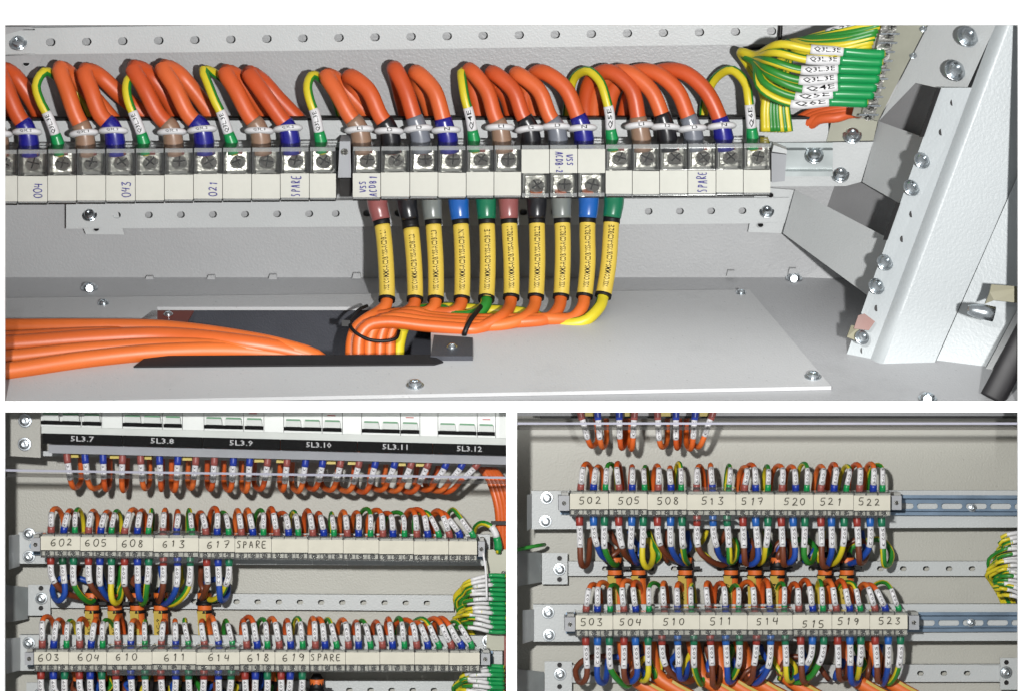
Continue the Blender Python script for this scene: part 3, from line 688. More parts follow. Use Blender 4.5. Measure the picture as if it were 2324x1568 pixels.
# zip ties round the bundle
def tie(name, pts, r, lab, head=None):
    t = thing(name, pts[0], lab, 'cable tie'); mb = MB(); mb.tube(Path(pts, 8).p, r * S, 8, flat=.6); mb.build('band', 'black_plastic', t)
    if head is not None:
        mb = MB(); h = head; mb.slab([h + Vector((-9, 0, -7)) * S, h + Vector((12, 0, -8)) * S, h + Vector((11, 0, 7)) * S, h + Vector((-9, 0, 8)) * S], IN * 14 * S); mb.build('head', 'black_plastic', t)
tie('cable_tie', [P(1096, 690, 440), P(1082, 708, 380), P(1066, 730, 346), P(1054, 758, 340), P(1058, 768, 380)], 6, 'black cable tie across the middle of the orange cable bundle')
tie('cable_tie', [P(834, 694, 430), P(812, 706, 392), P(794, 732, 372), P(804, 752, 348), P(836, 770, 338), P(872, 774, 340), P(898, 768, 350), P(906, 750, 380)], 4.2, 'black cable tie looped round the bend of the orange bundle', P(784, 734, 366))
# thick cables on the cabinet floor
for k, (ya, yb_, yc, yd, rr) in enumerate(((742, 745, 768, 806, 20), (783, 764, 780, 808, 23), (812, 784, 790, 812, 19), (768, 756, 774, 806, 18), (842, 799, 797, 814, 21))):
    dv = lambda y: Fd(y + rr + 3)
    ctrl = [P(-160, ya + (ya - yb_) * .5, dv(ya + (ya - yb_) * .5)), P(20, ya, dv(ya)), P(200, ya * .42 + yb_ * .58 - 2, dv(ya * .42 + yb_ * .58)), P(371, yb_, dv(yb_) + (40 if k == 3 else 0)), P(550, yc, max(dv(yc), 262)), P(650, (yc + yd) / 2 + 2, max(dv((yc + yd) / 2), 280)), P(725 - k * 5, yd + 10, 292 + k), P(775, 880, 300)]
    nm = ('topmost', 'second from the top', 'fourth from the top', 'rearmost, half hidden', 'lowest')[k]
    wire('floor_cable', ctrl, 'thick orange cable lying on the cabinet floor at left, %s' % nm, 'cable', 'thick orange cables on the cabinet floor', rr, ('orange', 'orange_b')[k % 2], [], n=16, rings=44)

# ---------------- earth bar and fan at the right
eb = thing('earth_bar', P(2000, 270, 300), 'tinned earth bar with a column of screws, beside the green sleeves', 'bar')
def EB(px, py, o=0): return P(px, py, 330 - (270 - py) * .55 - o)
mb = MB(); mb.slab([EB(1934, 262), EB(1993, 275), EB(2113, 40), EB(1990, 40)], IN * 12 * S); mb.build('plate', 'tinned', eb)
mb = MB(); mb.slab([EB(1956, 266, 30), EB(1984, 270, 30), EB(2040, 44, 30), EB(2004, 44, 30)], IN * 28 * S); mb.build('clamp_bar', 'nickel', eb)
for k in range(11):
    y = 62 + k * 20.4; x = 2023 - (y - 62) * .262
    bolt(eb, EB(x, y, 31), 11, (-.3, 0, 0), SCREW, 'screw')
    if k < 10:
        mb = MB(); mb.slab([EB(x - 26, y + 18, 34), EB(x + 18, y + 18, 34), EB(x + 20, y + 14, 34), EB(x - 24, y + 14, 34)], IN * 6 * S); mb.build('rib', 'zinc', eb)
for (x, y) in ((2072, 127), (2095, 66)): bolt(eb, EB(x, y, 2), 9, (-.3, 0, 0))
FAN = [(107, 1842, 1920, 2003, 122, 'Q3L.3E'), (130, 1832, 1912, 1998, 140, 'Q3L.3E'), (154, 1820, 1908, 1994, 158, 'Q3L.3E'), (177, 1815, 1906, 1990, 178, 'Q3L.3E'), (197, 1822, 1906, 1984, 197, 'Q4E'), (214, 1805, 1895, 1978, 214, 'Q5E'), (230, 1795, 1886, 1964, 232, 'Q6E')]
for k, (ya, xa, xb, xc, yc, tx) in enumerate(FAN):
    yb = ya + (yc - ya) * .5; d = 318 - (270 - yc) * .55 - 18
    ctrl = [P(xc + 4, yc + 2, d), P(xc - 30, yc + 1, d - 4), P(xb, (yc + yb) / 2, d - 6), P(xa, ya + 6, d - 2), P(xa - 70, ya - 6 - k * 4, d + 8), P(1715, 126 + k * 3.2, 330), P(1680 + k * 2, 118 + k * 2, 372), P(1698 + k * 6, 150, 420), P(1730 + k * 6, 210, 450), P(1742 + k * 8, 300, 455)]
    wire('earth_wire', ctrl, 'yellow and green wire on the earth bar, %s green sleeve from the top' % ordw(k + 1), 'wire', 'yellow and green wires fanning to the earth bar', 10, None,
         [('boot', 2, (xc - xb) + 8, 12.5, 12, 'boot_green', None, 0), ('marker', (xc - xb) + 7, xc - xa, 12, 11.6, 'marker_white', tx, -14)], earth=.1 + .13 * k, rings=44)
for k in range(8):
    y0 = 66 - k * 3; xx = 1985 - k * 14
    ctrl = [EB(2004 - k * 4, 40 + k * 9, 20), P(1940 - k * 6, 58 + k * 9, 215), P(1880 - k * 9, 76 + k * 6, 250), P(1815 - k * 4, 98, 300), P(1778 + k * 2, 130, 360), P(1750 + k * 5, 170, 420), P(1735 + k * 7, 240, 448), P(1735 + k * 8, 300, 452)]
    segs = [('marker', 60, 130, 11.5, 11.5, 'marker_white', 'Q2E', -13)] if k == 0 else []
    wire('earth_wire', ctrl, '%s yellow and green wire of the bunch rising beside the earth bar' % ordw(k + 1), 'wire', 'yellow and green wires rising to the top edge', 10, None, segs, earth=.07 + .17 * k, rings=36)
for k in range(4):
    ctrl = [P(1780 + k * 16, 300, 500), P(1815 + k * 14, 272, 485 - k * 10), P(1870 + k * 10, 246 + k * 7, 460 - k * 8), P(1930, 240 + k * 6, 440), P(1990, 238 + k * 6, 430)]
    wire('orange_cable', ctrl, '%s orange cable from the top crossing beneath the green sleeves' % ordw(k + 1), 'cable', 'orange cables beneath the green sleeves', 13, 'orange_red', [], n=12)
mb = MB(); mb.tube(Path([P(1772, 40, 420), P(1771, 75, 425), P(1766, 98, 430), P(1740, 106, 440), P(1690, 112, 455)], 8).p, 5 * S, 8)
tag(mb.build('cord', 'black_plastic'), 'black cord at the right end of the top perforated rail', 'cord')

# ---------------- right-hand frame
def poly(pts, vec, name, m, parent, mbx=None):
    mb = MB(); mb.slab([P(*p) for p in pts], vec); return mb.build(name, m, parent)
sw = thing('side_wall', P(1900, 600, 500), 'grey side wall of the upper cabinet behind the frame arms', 'wall')
poly([(1774, 632, 706), (2560, 700, 640), (2560, 40, 470), (1772, 40, 470)], Vector((.2, .9, 0)) * 8 * S, 'panel', 'paint_dim', sw)
arm = thing('frame_arm', P(1990, 370, 350), 'white upper side arm joining the terminal channel to the corner post', 'arm')
poly([(x, y, 500 - (x - 1957) * 1.5 - (y - 414) * .2) for x, y in ((1957, 414), (2041, 462), (2100, 314), (1994, 276))], Vector((.3, .9, 0)) * 8 * S, 'plate', 'paint_rail', arm)
arm = thing('frame_arm', P(1900, 520, 400), 'white lower side arm running from the lower rail bracket to the corner post', 'arm')
poly([(x, y, 612 - (x - 1777) * 1.1 - (y - 530) * .04) for x, y in ((1777, 530), (1970, 672), (2019, 543), (1804, 431))], Vector((.3, .9, 0)) * 8 * S, 'plate', 'paint_rail', arm)
arm = thing('frame_arm', P(2140, 120, 180), 'white bolted plate between the earth bar and the corner post', 'arm')
poly([(x, y, 84 + (2268 - x) * .92 + (y - 40) * .05) for x, y in ((1996, 274), (2078, 189), (2135, 202), (2190, 212), (2268, 40), (2116, 40))], Vector((.2, .9, .1)) * 6 * S, 'plate', 'paint_rail', arm)
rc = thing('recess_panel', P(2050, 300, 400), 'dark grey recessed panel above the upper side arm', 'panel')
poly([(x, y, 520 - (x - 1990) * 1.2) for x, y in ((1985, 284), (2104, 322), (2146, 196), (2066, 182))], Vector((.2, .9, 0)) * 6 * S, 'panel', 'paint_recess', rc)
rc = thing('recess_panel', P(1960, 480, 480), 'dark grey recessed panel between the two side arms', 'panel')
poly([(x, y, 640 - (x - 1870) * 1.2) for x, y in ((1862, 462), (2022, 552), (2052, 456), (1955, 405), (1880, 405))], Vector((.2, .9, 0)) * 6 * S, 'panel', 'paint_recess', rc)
post = thing('corner_post', P(1975, 845, 200), 'leaning white corner post of the cabinet at the right, with bolts along its flange', 'post')
def PL(y): return 2135 - (y - 201) * .354      # left flange edge
def PE(y): return 2264 - (y - 57) * .3744      # rounded edge
def PD(y): return 70 + (y - 57) * .20
def fl_(x, y): return P(x, y, PD(y) + 40)
mb = MB()
flv = Vector((.35, .9, .2)) * 6 * S
mb.slab([P(PL(832), 832, PD(832) + 55), P(PE(845) - 4, 845, PD(845) + 28), P(PE(200) - 4, 200, PD(200) + 28), P(PL(200), 200, PD(200) + 55)], flv); mb.build('flange', 'paint_post', post)
# rounded edge + face
mb = MB(); 
cols = []
N = 9
for y in (20, 240, 480, 700, 846):
    cols.append([P(PE(y) - 6 + 34 * (i / (N - 1)), y, PD(y) + 30 - 30 * math.sin(i / (N - 1) * math.pi / 2)) for i in range(N)] + [P(2296 - (y - 430) * .445, y, PD(y) + 8), P(2298 - (y - 430) * .445, y, PD(y) + 60)])
for r_ in cols: mb.v += r_
n_ = N + 2
for i in range(len(cols) - 1):
    for j in range(n_ - 1): mb.face([i * n_ + j, (i + 1) * n_ + j, (i + 1) * n_ + j + 1, i * n_ + j + 1], 0, j < N - 1)
b = len(mb.v); mb.v += [v + Vector((0, 60 * S, 0)) for v in cols[-1]]
for j in range(n_ - 1): mb.face([(len(cols) - 1) * n_ + j, b + j, b + j + 1, (len(cols) - 1) * n_ + j + 1])
mb.build('face', 'paint_post', post)
for (x, y) in ((2092, 366), (2068, 428), (2008, 597), (1989, 651)): bolt(post, P(x, y, PD(y) + 38), 21, (-.35, 0, .35))
for (x, y) in ((2195, 85), (2166, 162)): bolt(arm, P(x, y, 128 if y < 100 else 158), 27, (-.3, 0, .3))
for (x, y) in ((2161, 234), (2135, 301), (2068, 487), (2047, 543), (1989, 700), (1957, 795)):
    mb = MB(); c0 = P(x, y, PD(y) + 42); mb.v += [c0 + Vector((math.cos(a) * 5 * S, -1.5 * S, math.sin(a) * 8 * S)) for a in [k * math.pi / 5 for k in range(10)]]
    mb.face(list(range(10))[::-1]); mb.build('hole', 'black_plastic', post)
for (y0, y1) in ((201, 311), (461, 545)):
    mb = MB(); mb.slab([P(PL(y1) - 9, y1, PD(y1) + 54), P(PL(y1) + 1, y1, PD(y1) + 50), P(PL(y0) + 1, y0, PD(y0) + 50), P(PL(y0) - 9, y0, PD(y0) + 54)], IN * 5 * S); mb.build('return_edge', 'black_plastic', post)
# outer face, door edge and seal
of = thing('outer_frame', P(2200, 880, 60), 'white outer door frame right of the corner post', 'frame')
OD = lambda x, y: 250 - (x - 2112) * .30 + (y - 846) * .14
poly([(x, y, OD(x, y)) for x, y in ((2112, 846), (2196, 908), (2318, 684), (2440, 440), (2440, 108), (2302, 420), (2138, 790))], Vector((.1, .9, .1)) * 8 * S, 'face', 'paint_post', of)
poly([(x, y, OD(x, y) - 12) for x, y in ((2198, 909), (2212, 910), (2334, 688), (2320, 684))], Vector((.1, .9, .1)) * 6 * S, 'sill', 'paint_rail', of)
ds = thing('door_seal', P(2260, 850, 40), 'black rubber door seal at the lower right corner', 'seal')
mb = MB(); mb.tube(Path([P(2252, 905, 50), P(2272, 868, 44), P(2312, 790, 36), P(2360, 700, 30)], 6).p, 30 * S, 12, flat=.5); mb.build('strip', 'black_matte', ds)
bk = thing('hinge_bracket', P(2270, 690, 60), 'olive metal bracket with a bolt on the outer frame', 'bracket')
poly([(2236, 690, 60), (2256, 682, 60), (2330, 690, 50), (2330, 652, 50), (2250, 646, 60), (2246, 664, 60)], IN * 10 * S, 'plate', 'olive_steel', bk)
mb = MB(); mb.tube([P(2196, 703, 52), P(2206, 704, 50), P(2228, 708, 48), P(2256, 714, 46)], [10 * S, 14 * S, 18 * S, 18 * S], 10); mb.build('bolt', 'zinc', bk)
cl = thing('grounding_clip', P(1950, 760, 240), 'olive clip with a red brown cap and bolt on the post flange', 'clip')
poly([(1922, 765, 215), (1946, 774, 212), (1950, 742, 212), (1932, 738, 216)], IN * 8 * S, 'clip', 'olive_steel', cl)
poly([(1938, 746, 206), (1972, 750, 200), (1986, 730, 200), (1962, 712, 204), (1948, 716, 206)], IN * 10 * S, 'cap', 'red_brown_plastic', cl)
bolt(cl, P(1956, 766, 204), 18, (-.3, 0, .3))

# ================================================================== LOWER CABINETS
P0 = P
def P(px, py, d): return P0(px, py, d - 95)       # the lower cabinets are shallower
BW = 420
for (x0, x1, m) in ((-240, 1161, 'panel_lower'), (1161, 2560, 'panel_lower')):
    mb = MB(); mb.slab(rect(x0, 900, x1, 1900, BW), IN * 8 * S); tag(mb.build('back_wall', m), kind='structure')
def strip_rail(label, x0, x1, yt, yb, d, lipd, bolts, m='rail_lower', br=15, cat='rail'):
    t = thing('mounting_rail', P((x0 + x1) / 2, yb(x0), d), label, cat)
    q = [P(x0, yb(x0), d), P(x1, yb(x1), d), P(x1, yt(x1), d), P(x0, yt(x0), d)]
    mb = MB(); mb.slab(q, IN * 5 * S); mb.build('web', m, t)
    for k in (0, 1):
        yy = yt if k == 0 else yb; o = -1 if k == 0 else 1
        a = [P(x0, yy(x0) , d - .5), P(x1, yy(x1), d - .5)]; e = Vector((0, 0, 4 * S)) * -o
        mb = MB(); mb.slab([a[0], a[1], a[1] - e, a[0] - e] if k else [a[0] - e, a[1] - e, a[1], a[0]], IN * lipd * S); mb.build('lip', m, t)
    for (x, y) in bolts: bolt(t, P(x, y, d - .5), br)
    return t
lin2 = lambda a, b, x0, x1: (lambda x: a + (b - a) * (x - x0) / (x1 - x0))
# left cabinet rails
strip_rail('white mounting rail behind the upper left terminal row', 42, 1112, lin2(1207, 1212, 42, 1112), lin2(1278, 1283, 42, 1112), 332, 26, [(66, 1211), (66, 1262)])
strip_rail('white mounting rail behind the lower left terminal row', 44, 1140, lin2(1440, 1442, 44, 1140), lin2(1521, 1522, 44, 1140), 332, 26, [(66, 1458), (1108, 1454)])
strip_rail('white mounting rail behind the upper right terminal row', 1206, 2420, lin2(1113, 1112, 1206, 2311), lin2(1200, 1196, 1206, 2311), 332, 26, [(1241, 1129), (1238, 1182)])
strip_rail('white mounting rail behind the lower right terminal row', 1210, 2420, lin2(1371, 1370, 1210, 2311), lin2(1455, 1453, 1210, 2311), 332, 26, [(1244, 1389), (1246, 1440)])
def bperf(label, x0, x1, yt, yb, hx, bolts, d=392):
    hyf = lambda x: (yt(x) + yb(x)) / 2
    return perf_rail(label, lambda x, y: P(x, y, d), x0, x1, yt, yb, [(x, hyf(x)) for x in hx], 7.5, 5.5, IN * 4 * S, bolts, 'rail_lower', (0, 0, 0), 14, flange=IN * 22 * S)
bperf('perforated rail between the two terminal rows of the left cabinet', 112, 1030, lin2(1346, 1352, 90, 1030), lin2(1376, 1384, 90, 1030), [585 + 48 * i for i in range(-8, 9)], [])
bperf('perforated rail at the bottom edge of the left cabinet', 95, 1030, lin2(1545, 1547, 90, 1030), lin2(1582, 1584, 90, 1030), [793 + 48 * i for i in range(-12, 5)], [])
bperf('perforated rail between the two terminal rows of the right cabinet', 1290, 2420, lin2(1275, 1275, 0, 1), lin2(1304, 1304, 0, 1), [1842 + 52 * i for i in range(-9, 11)], [])
bperf('perforated rail at the bottom of the right cabinet', 1292, 2420, lin2(1511, 1509, 1292, 2300), lin2(1546, 1544, 1292, 2300), [1930 + 53 * i for i in range(-11, 6)], [(2282, 1527)])
def bracket(label, x0, y0, x1, y1, holes, bl, d=384, m='rail_lower'):
    t = thing('corner_bracket', P(x0, y1, d), label, 'bracket')
    mb = MB(); mb.slab(rect(x0, y0, x1, y1, d), IN * 5 * S); mb.build('plate', m, t)
    for (x, y) in holes: ring_hole(t, P(x, y, d), 6, (0, 0, 0))
    bolt(t, P(bl[0], bl[1], d - .5), 15)
bracket('white bracket at the left end of the middle perforated rail, left cabinet', 64, 1326, 114, 1396, [(93, 1334), (93, 1379)], (94, 1357))
bracket('white bracket at the left end of the middle perforated rail, right cabinet', 1230, 1254, 1288, 1325, [(1270, 1266), (1270, 1314)], (1270, 1291))
bracket('white bracket at the left end of the bottom perforated rail, right cabinet', 1236, 1500, 1298, 1571, [(1270, 1508), (1270, 1557)], (1271, 1529))
bracket('white bracket at the right end of the bottom perforated rail, right cabinet', 2270, 1492, 2420, 1564, [(2284, 1502), (2284, 1548)], (2283, 1525))
bracket('white bracket at the lower left corner of the left cabinet', 60, 1548, 108, 1640, [(92, 1556)], (92, 1574))
# left side walls and galvanised plates
def sidewall(label, x0, xb, m):
    t = thing('side_wall', P(x0, 1560, 300), label, 'wall')
    mb = MB(); mb.slab([P(x0 - 30, 1900, 60), P(xb, 1900, BW - 2), P(xb, 936, BW - 2), P(x0 - 30, 936, 60)], Vector((-8 * S, 0, 0))); mb.build('panel', m, t)
for (lab, x0, y0, x1, y1) in (('dull galvanised side plate at the left edge of the left cabinet', -10, 1328, 63, 1410), ('upper dull galvanised side plate at the left of the right cabinet', 1160, 1250, 1229, 1326), ('lower dull galvanised side plate at the left of the right cabinet', 1160, 1520, 1235, 1640)):
    mb = MB(); mb.slab([P(x0, y1 + 6, 300), P(x1, y1 - 6, 380), P(x1, y0 + 4, 380), P(x0, y0 - 4, 300)], Vector((0, 5 * S, 0)))
    tag(mb.build('side_plate', 'galvanised'), lab, 'plate', 'galvanised side plates at the left of the lower cabinets')
for (lab, x0, y0, x1, y1) in (('white end flange left of the upper left terminal row', 20, 1212, 44, 1284), ('white end flange left of the lower left terminal row', 14, 1446, 46, 1520), ('white end flange left of the upper right terminal row', 1196, 1120, 1207, 1196), ('white end flange left of the lower right terminal row', 1186, 1382, 1212, 1452)):
    mb = MB(); mb.slab([P(x0, y1 + 8, 250), P(x1, y1, 330), P(x1, y0, 330), P(x0, y0 + 2, 250)], Vector((0, 5 * S, 0)))
    tag(mb.build('end_flange', 'rail_lower'), lab, 'flange', 'white end flanges of the lower mounting rails')

# DIN rails of the lower cabinets
def din(label, x0, x1, ya, yb, slots, d=318):
    t = thing('din_rail', P((x0 + x1) / 2, yb(x0), d), label, 'rail')
    h = lambda x: (yb(x) - ya(x))
    f = lambda x, y: P(x, y, d + 6)
    plate(MB_ := MB(), f, x0, x1, lambda x: ya(x) + h(x) * .22, lambda x: yb(x) - h(x) * .22, [(x, (ya(x) + yb(x)) / 2 + 2) for x in slots], 24, 6.5, IN * 3 * S); MB_.build('web', 'zinc_blue', t)
    for k in (0, 1):
        a = (lambda x: ya(x)) if k == 0 else (lambda x: yb(x) - h(x) * .16)
        b = (lambda x: ya(x) + h(x) * .16) if k == 0 else (lambda x: yb(x))
        mb = MB(); mb.slab([P(x0, b(x0), d - 6), P(x1, b(x1), d - 6), P(x1, a(x1), d - 6), P(x0, a(x0), d - 6)], IN * 3 * S); mb.build('lip', 'zinc_blue', t)
        c = [(b(x0), b(x1)), (ya(x0) + h(x0) * .22, ya(x1) + h(x1) * .22)] if k == 0 else [(yb(x0) - h(x0) * .22, yb(x1) - h(x1) * .22), (a(x0), a(x1))]
        o = (d - 6, d + 6) if k == 0 else (d + 6, d - 6)
        mb = MB(); mb.slab([P(x0, c[1][0], o[1]), P(x1, c[1][1], o[1]), P(x1, c[0][1], o[0]), P(x0, c[0][0], o[0])], IN * 3 * S); mb.build('side', 'zinc_blue', t)
    return t
t = din('blue grey slotted DIN rail carrying the small upper right row', 1272, 2330, lin2(1121, 1123, 1272, 2311), lin2(1166, 1169, 1272, 2311), [2105 + 55.3 * i for i in range(-3, 5)])
bolt(t, P(2206, 1151, 322), 10)
t = din('blue grey slotted DIN rail carrying the small lower right row', 1284, 2420, lin2(1389, 1388, 1284, 2311), lin2(1436, 1432, 1284, 2311), [2098 + 55.3 * i for i in range(-3, 6)])
bolt(t, P(2203, 1412, 322), 10)
din('slotted DIN rail carrying the small upper left row', 74, 1100, lin2(1214, 1226, 74, 1100), lin2(1258, 1268, 74, 1100), [90 + 55 * i for i in range(0, 19)])
din('slotted DIN rail carrying the small lower left row', 62, 1118, lin2(1474, 1476, 62, 1118), lin2(1512, 1514, 62, 1118), [80 + 55 * i for i in range(0, 19)])

# ---------------- small terminal blocks, one per paper label
ROW = {'602': 'upper left row', '603': 'lower left row', '502': 'upper right row', '503': 'lower right row'}
def blocks(seams, yt, yb, texts, rowname, tall=()):
    for i in range(len(seams) - 1):
        x0, x1 = seams[i], seams[i + 1]; xm = (x0 + x1) / 2; a, b = yt(xm), yb(xm)
        tx = texts[i] if i < len(texts) else ''
        blank_before = sum(1 for q in range(i + 1) if q >= len(texts))
        lab = ('%s terminal block of the small %s, cream label marked %s' % (ordw(i + 1), ROW[rowname], tx)) if tx else ('%s blank labelled terminal block after SPARE in the small %s' % (ordw(blank_before), ROW[rowname]))
        t = thing('terminal_block', P(xm, b, 260), lab, 'terminal block', 'small terminal blocks with cream paper labels')
        ext = 8 if i in tall else 0
        n = 3; pw = (x1 - x0 - 3) / n
        for k in range(n):
            xa = x0 + 1.5 + k * pw
            mb = MB(); mb.slab(rect(xa + .4, a - 5, xa + pw - .4, b + 12, 236), IN * 80 * S); mb.build('body', 'terminal_pale', t)
            bolt(t, P(xa + pw / 2, b + 7, 235), 6.5, (0, 0, 0), SCREW, 'screw')
            mb = MB(); mb.slab(rect(xa + 3, a - 6, xa + pw - 3, a - 1, 240), IN * 40 * S); mb.build('clamp', 'terminal_pale', t)
            mb = MB(); mb.slab(rect(xa - .6, a - 8, xa + .6, b + 15, 226), IN * 80 * S); mb.build('fin', 'terminal_dark', t)
        mb = MB()
        for (p, q) in ((a - 8 - ext, a + 6), (b - 4, b + 17 + ext)):
            mb.slab(rect(x0 + .5, p, x1 - .5, q, 216), IN * 3 * S)
            mb.slab([P(x0 + .5, q, 213), P(x1 - .5, q, 213), P(x1 - .5, q - 2.5, 213), P(x0 + .5, q - 2.5, 213)] if q > b else [P(x0 + .5, p + 2.5, 213), P(x1 - .5, p + 2.5, 213), P(x1 - .5, p, 213), P(x0 + .5, p, 213)], IN * 60 * S)
        mb.build('clear_cover', 'clear_plastic', t)
        j = random.uniform(-1, 1)
        mb = MB(); mb.slab([P(x0 + .5, b + j, 209), P(x1 - .4, b + j * .4, 209), P(x1 - .4, a + j * .4, 209), P(x0 + .5, a + j, 209)], IN * 2.5 * S)
        pl = mb.build('paper_label', 'paper_cream', t)
        if tx:
            mb = MB(); off = -4 if tx == 'SPARE' else (-6 if random.random() < .5 else 2); adv = 18 if tx != 'SPARE' else 14
            dy = (b - a) * .1 if tx != '515' else (b - a) * .28
            sgn = -1 if tx != '515' else 1
            handwrite(mb, tx, P(xm + off, (a + b) / 2 + sgn * dy * .6, 206.5), Vector((1, 0, 0)), Vector((0, 0, 1)), 16 * S, adv * S * 1.05, adv * S * .82, 2.1 * S, random)
            mb.build('writing', 'ink_pencil', pl)
SEG602 = [92, 182, 265, 348, 451, 533, 616, 699, 779, 860, 939, 1018, 1083]
SEG603 = [77, 156, 242, 345, 445, 544, 624, 703, 784, 862, 941, 1019, 1089]
SEG502 = [1293, 1381, 1469, 1559, 1670, 1757, 1846, 1937, 2021]
SEG503 = [1306, 1391, 1482, 1588, 1696, 1799, 1888, 1974, 2060]
blocks(SEG602, lin2(1216, 1228, 92, 1083), lin2(1247, 1258, 92, 1083), ['602', '605', '608', '613', '617', 'SPARE'], '602', (3,))
blocks(SEG603, lin2(1478, 1480, 77, 1089), lin2(1506, 1507, 77, 1089), ['603', '604', '610', '611', '614', '618', '619', 'SPARE'], '603', (2, 3, 4))
blocks(SEG502, lin2(1119, 1123, 1293, 2021), lin2(1154, 1157, 1293, 2021), ['502', '505', '508', '513', '517', '520', '521', '522'], '502', (3,))
blocks(SEG503, lin2(1396, 1394, 1306, 2060), lin2(1428, 1426, 1306, 2060), ['503', '504', '510', '511', '514', '515', '519', '523'], '503', (2, 3, 4))
def small_clamp(x0, x1, ya, yb, lab):
    t = thing('end_clamp', P((x0 + x1) / 2, yb, 300), lab, 'clamp', 'end clamps of the small terminal rows')
    mb = MB(); mb.slab(rect(x0, ya, x1, yb, 240), IN * 75 * S); mb.build('body', 'clamp_grey', t)
    mb = MB(); mb.slab(rect(x0 + (x1 - x0) * .25, ya - 8, x1 - 2, ya - .5, 262), IN * 50 * S); mb.build('catch', 'terminal_grey', t)
    bolt(t, P((x0 + x1) / 2, (ya + yb) / 2, 239), 5, (0, 0, 0), SCREW, 'screw')
small_clamp(70, 91, 1220, 1250, 'grey end clamp at the left end of the small upper left row'); small_clamp(1085, 1100, 1228, 1262, 'grey end clamp at the right end of the small upper left row')
small_clamp(56, 76, 1480, 1508, 'grey end clamp at the left end of the small lower left row'); small_clamp(1091, 1112, 1482, 1508, 'grey end clamp at the right end of the small lower left row')
small_clamp(1268, 1292, 1124, 1158, 'grey end clamp at the left end of the small upper right row'); small_clamp(2023, 2046, 1124, 1156, 'grey end clamp at the right end of the small upper right row')
small_clamp(1282, 1305, 1400, 1432, 'grey end clamp at the left end of the small lower right row'); small_clamp(2062, 2086, 1396, 1428, 'grey end clamp at the right end of the small lower right row')

# ---------------- wires of the small rows
COLS = ['brown', 'blue', 'green']
def up_wires(xs, yb, apex, rowname, dxs, mark, slant=None, thin=6.2):
    mark0 = mark
    for i, x in enumerate(xs):
        mark = mark0; c = i % 3; rnd = random.Random(i * 31 + int(yb(0) * 3))
        y0 = yb(x); ap = apex(x) + rnd.uniform(-5, 7); dx = dxs(i, x) * rnd.uniform(.6, 1.35) + rnd.uniform(-6, 6); sl = slant(i, x) + rnd.gauss(0, 3.5); mark += rnd.uniform(-3, 2)
        ctrl = [P(x - sl * .1, y0 + 12, 268), P(x, y0 - 10, 262), P(x + sl * .35, y0 - 26, 258), P(x + sl * .8, ap + 16, 262), P(x + sl + dx * .12, ap + 3, 276), P(x + sl + dx * .5, ap, 306), P(x + sl + dx * .9, ap + 15, 342), P(x + sl * .6 + dx * 1.1, y0 - 8, 368), P(x + sl * .4 + dx * 1.15, y0 + 30, 376)]
        hgt = y0 - ap
        b_ = ['sleeve_rose', 'sleeve_blue', 'boot_green'][c]
        wire('earth_wire' if c == 2 else 'orange_wire', ctrl, '%s wire from left looping into the top of the %s, %s sleeve' % (ordw(i + 1), ROW[rowname], COLS[c]), 'wire', 'wires looping into the top of the small terminal rows',
             (thin if c != 2 else 5.2), ('orange_thin', 'orange_thin_b', 'orange_thin_c')[rnd.randrange(3)], [('boot', 6, 31, 9.2 if c != 2 else 8.2, 8.3 if c != 2 else 6.8, b_, None, 0), ('marker', 30.5, mark, 7.1 if c != 2 else 6.2, 7.0 if c != 2 else 6.1, 'marker_white', '%s.%d' % (rowname, i % 3 + 1), 6)],
             n=10, earth=None if c != 2 else .3 + .15 * (i % 4), rings=26)
X602 = [116, 145, 170, 201, 229, 253, 283, 312, 337, 370, 401, 436, 467, 493, 519, 548, 574, 598, 628, 655, 677, 710, 735, 758, 788, 814, 841, 869, 892, 918, 946, 971, 996, 1020, 1043, 1073]
X603 = [96, 122, 151, 181, 207, 233, 268, 297, 329, 366, 399, 428, 464, 497, 528, 560, 584, 607, 634, 660, 687, 716, 738, 764, 791, 814, 841, 868, 891, 918, 946, 971, 996, 1024, 1047, 1070]
X502 = [1318, 1347, 1374, 1405, 1435, 1463, 1494, 1523, 1546, 1581, 1617, 1654, 1690, 1715, 1743, 1775, 1806, 1831, 1863, 1893, 1921, 1951, 1982, 2003]
X503 = [1330, 1356, 1385, 1416, 1443, 1473, 1508, 1538, 1569, 1608, 1647, 1676, 1713, 1748, 1780, 1813, 1845, 1868, 1898, 1929, 1953, 1986, 2010, 2040]
def dx602(i, x): return 22 - max(0, i - 5) * 5 if i < 12 else (-17 if i < 26 else -30)
up_wires(X602, lin2(1212, 1222, 92, 1083), lin2(1155, 1160, 92, 1083), '602', dx602, 63, lambda i, x: (4 if i < 12 else -4) if i < 31 else -6 - (i - 30) * 5)
up_wires(X603, lin2(1470, 1472, 77, 1089), lin2(1402, 1406, 77, 1089), '603', lambda i, x: (24 if i < 8 else (6 if i < 13 else -18)) if i < 30 else -34, 70, lambda i, x: (-1 if i < 10 else -7) if i < 30 else -8 - (i - 29) * 4)
up_wires(X502, lin2(1116, 1118, 1293, 2021), lin2(1055, 1054, 1293, 2021), '502', lambda i, x: 18 if i < 3 else ((14 if i % 2 else -8) if i < 11 else -20), 66, lambda i, x: 4 if i < 3 else (-2 if i < 11 else 3))
up_wires(X503, lin2(1392, 1390, 1306, 2060), lin2(1322, 1320, 1306, 2060), '503', lambda i, x: 26 if i < 6 else (12 if i < 10 else (-22 if i < 20 else -36)), 69, lambda i, x: 3 if i < 3 else (-4 if i < 18 else -9 - (i - 18) * 3))

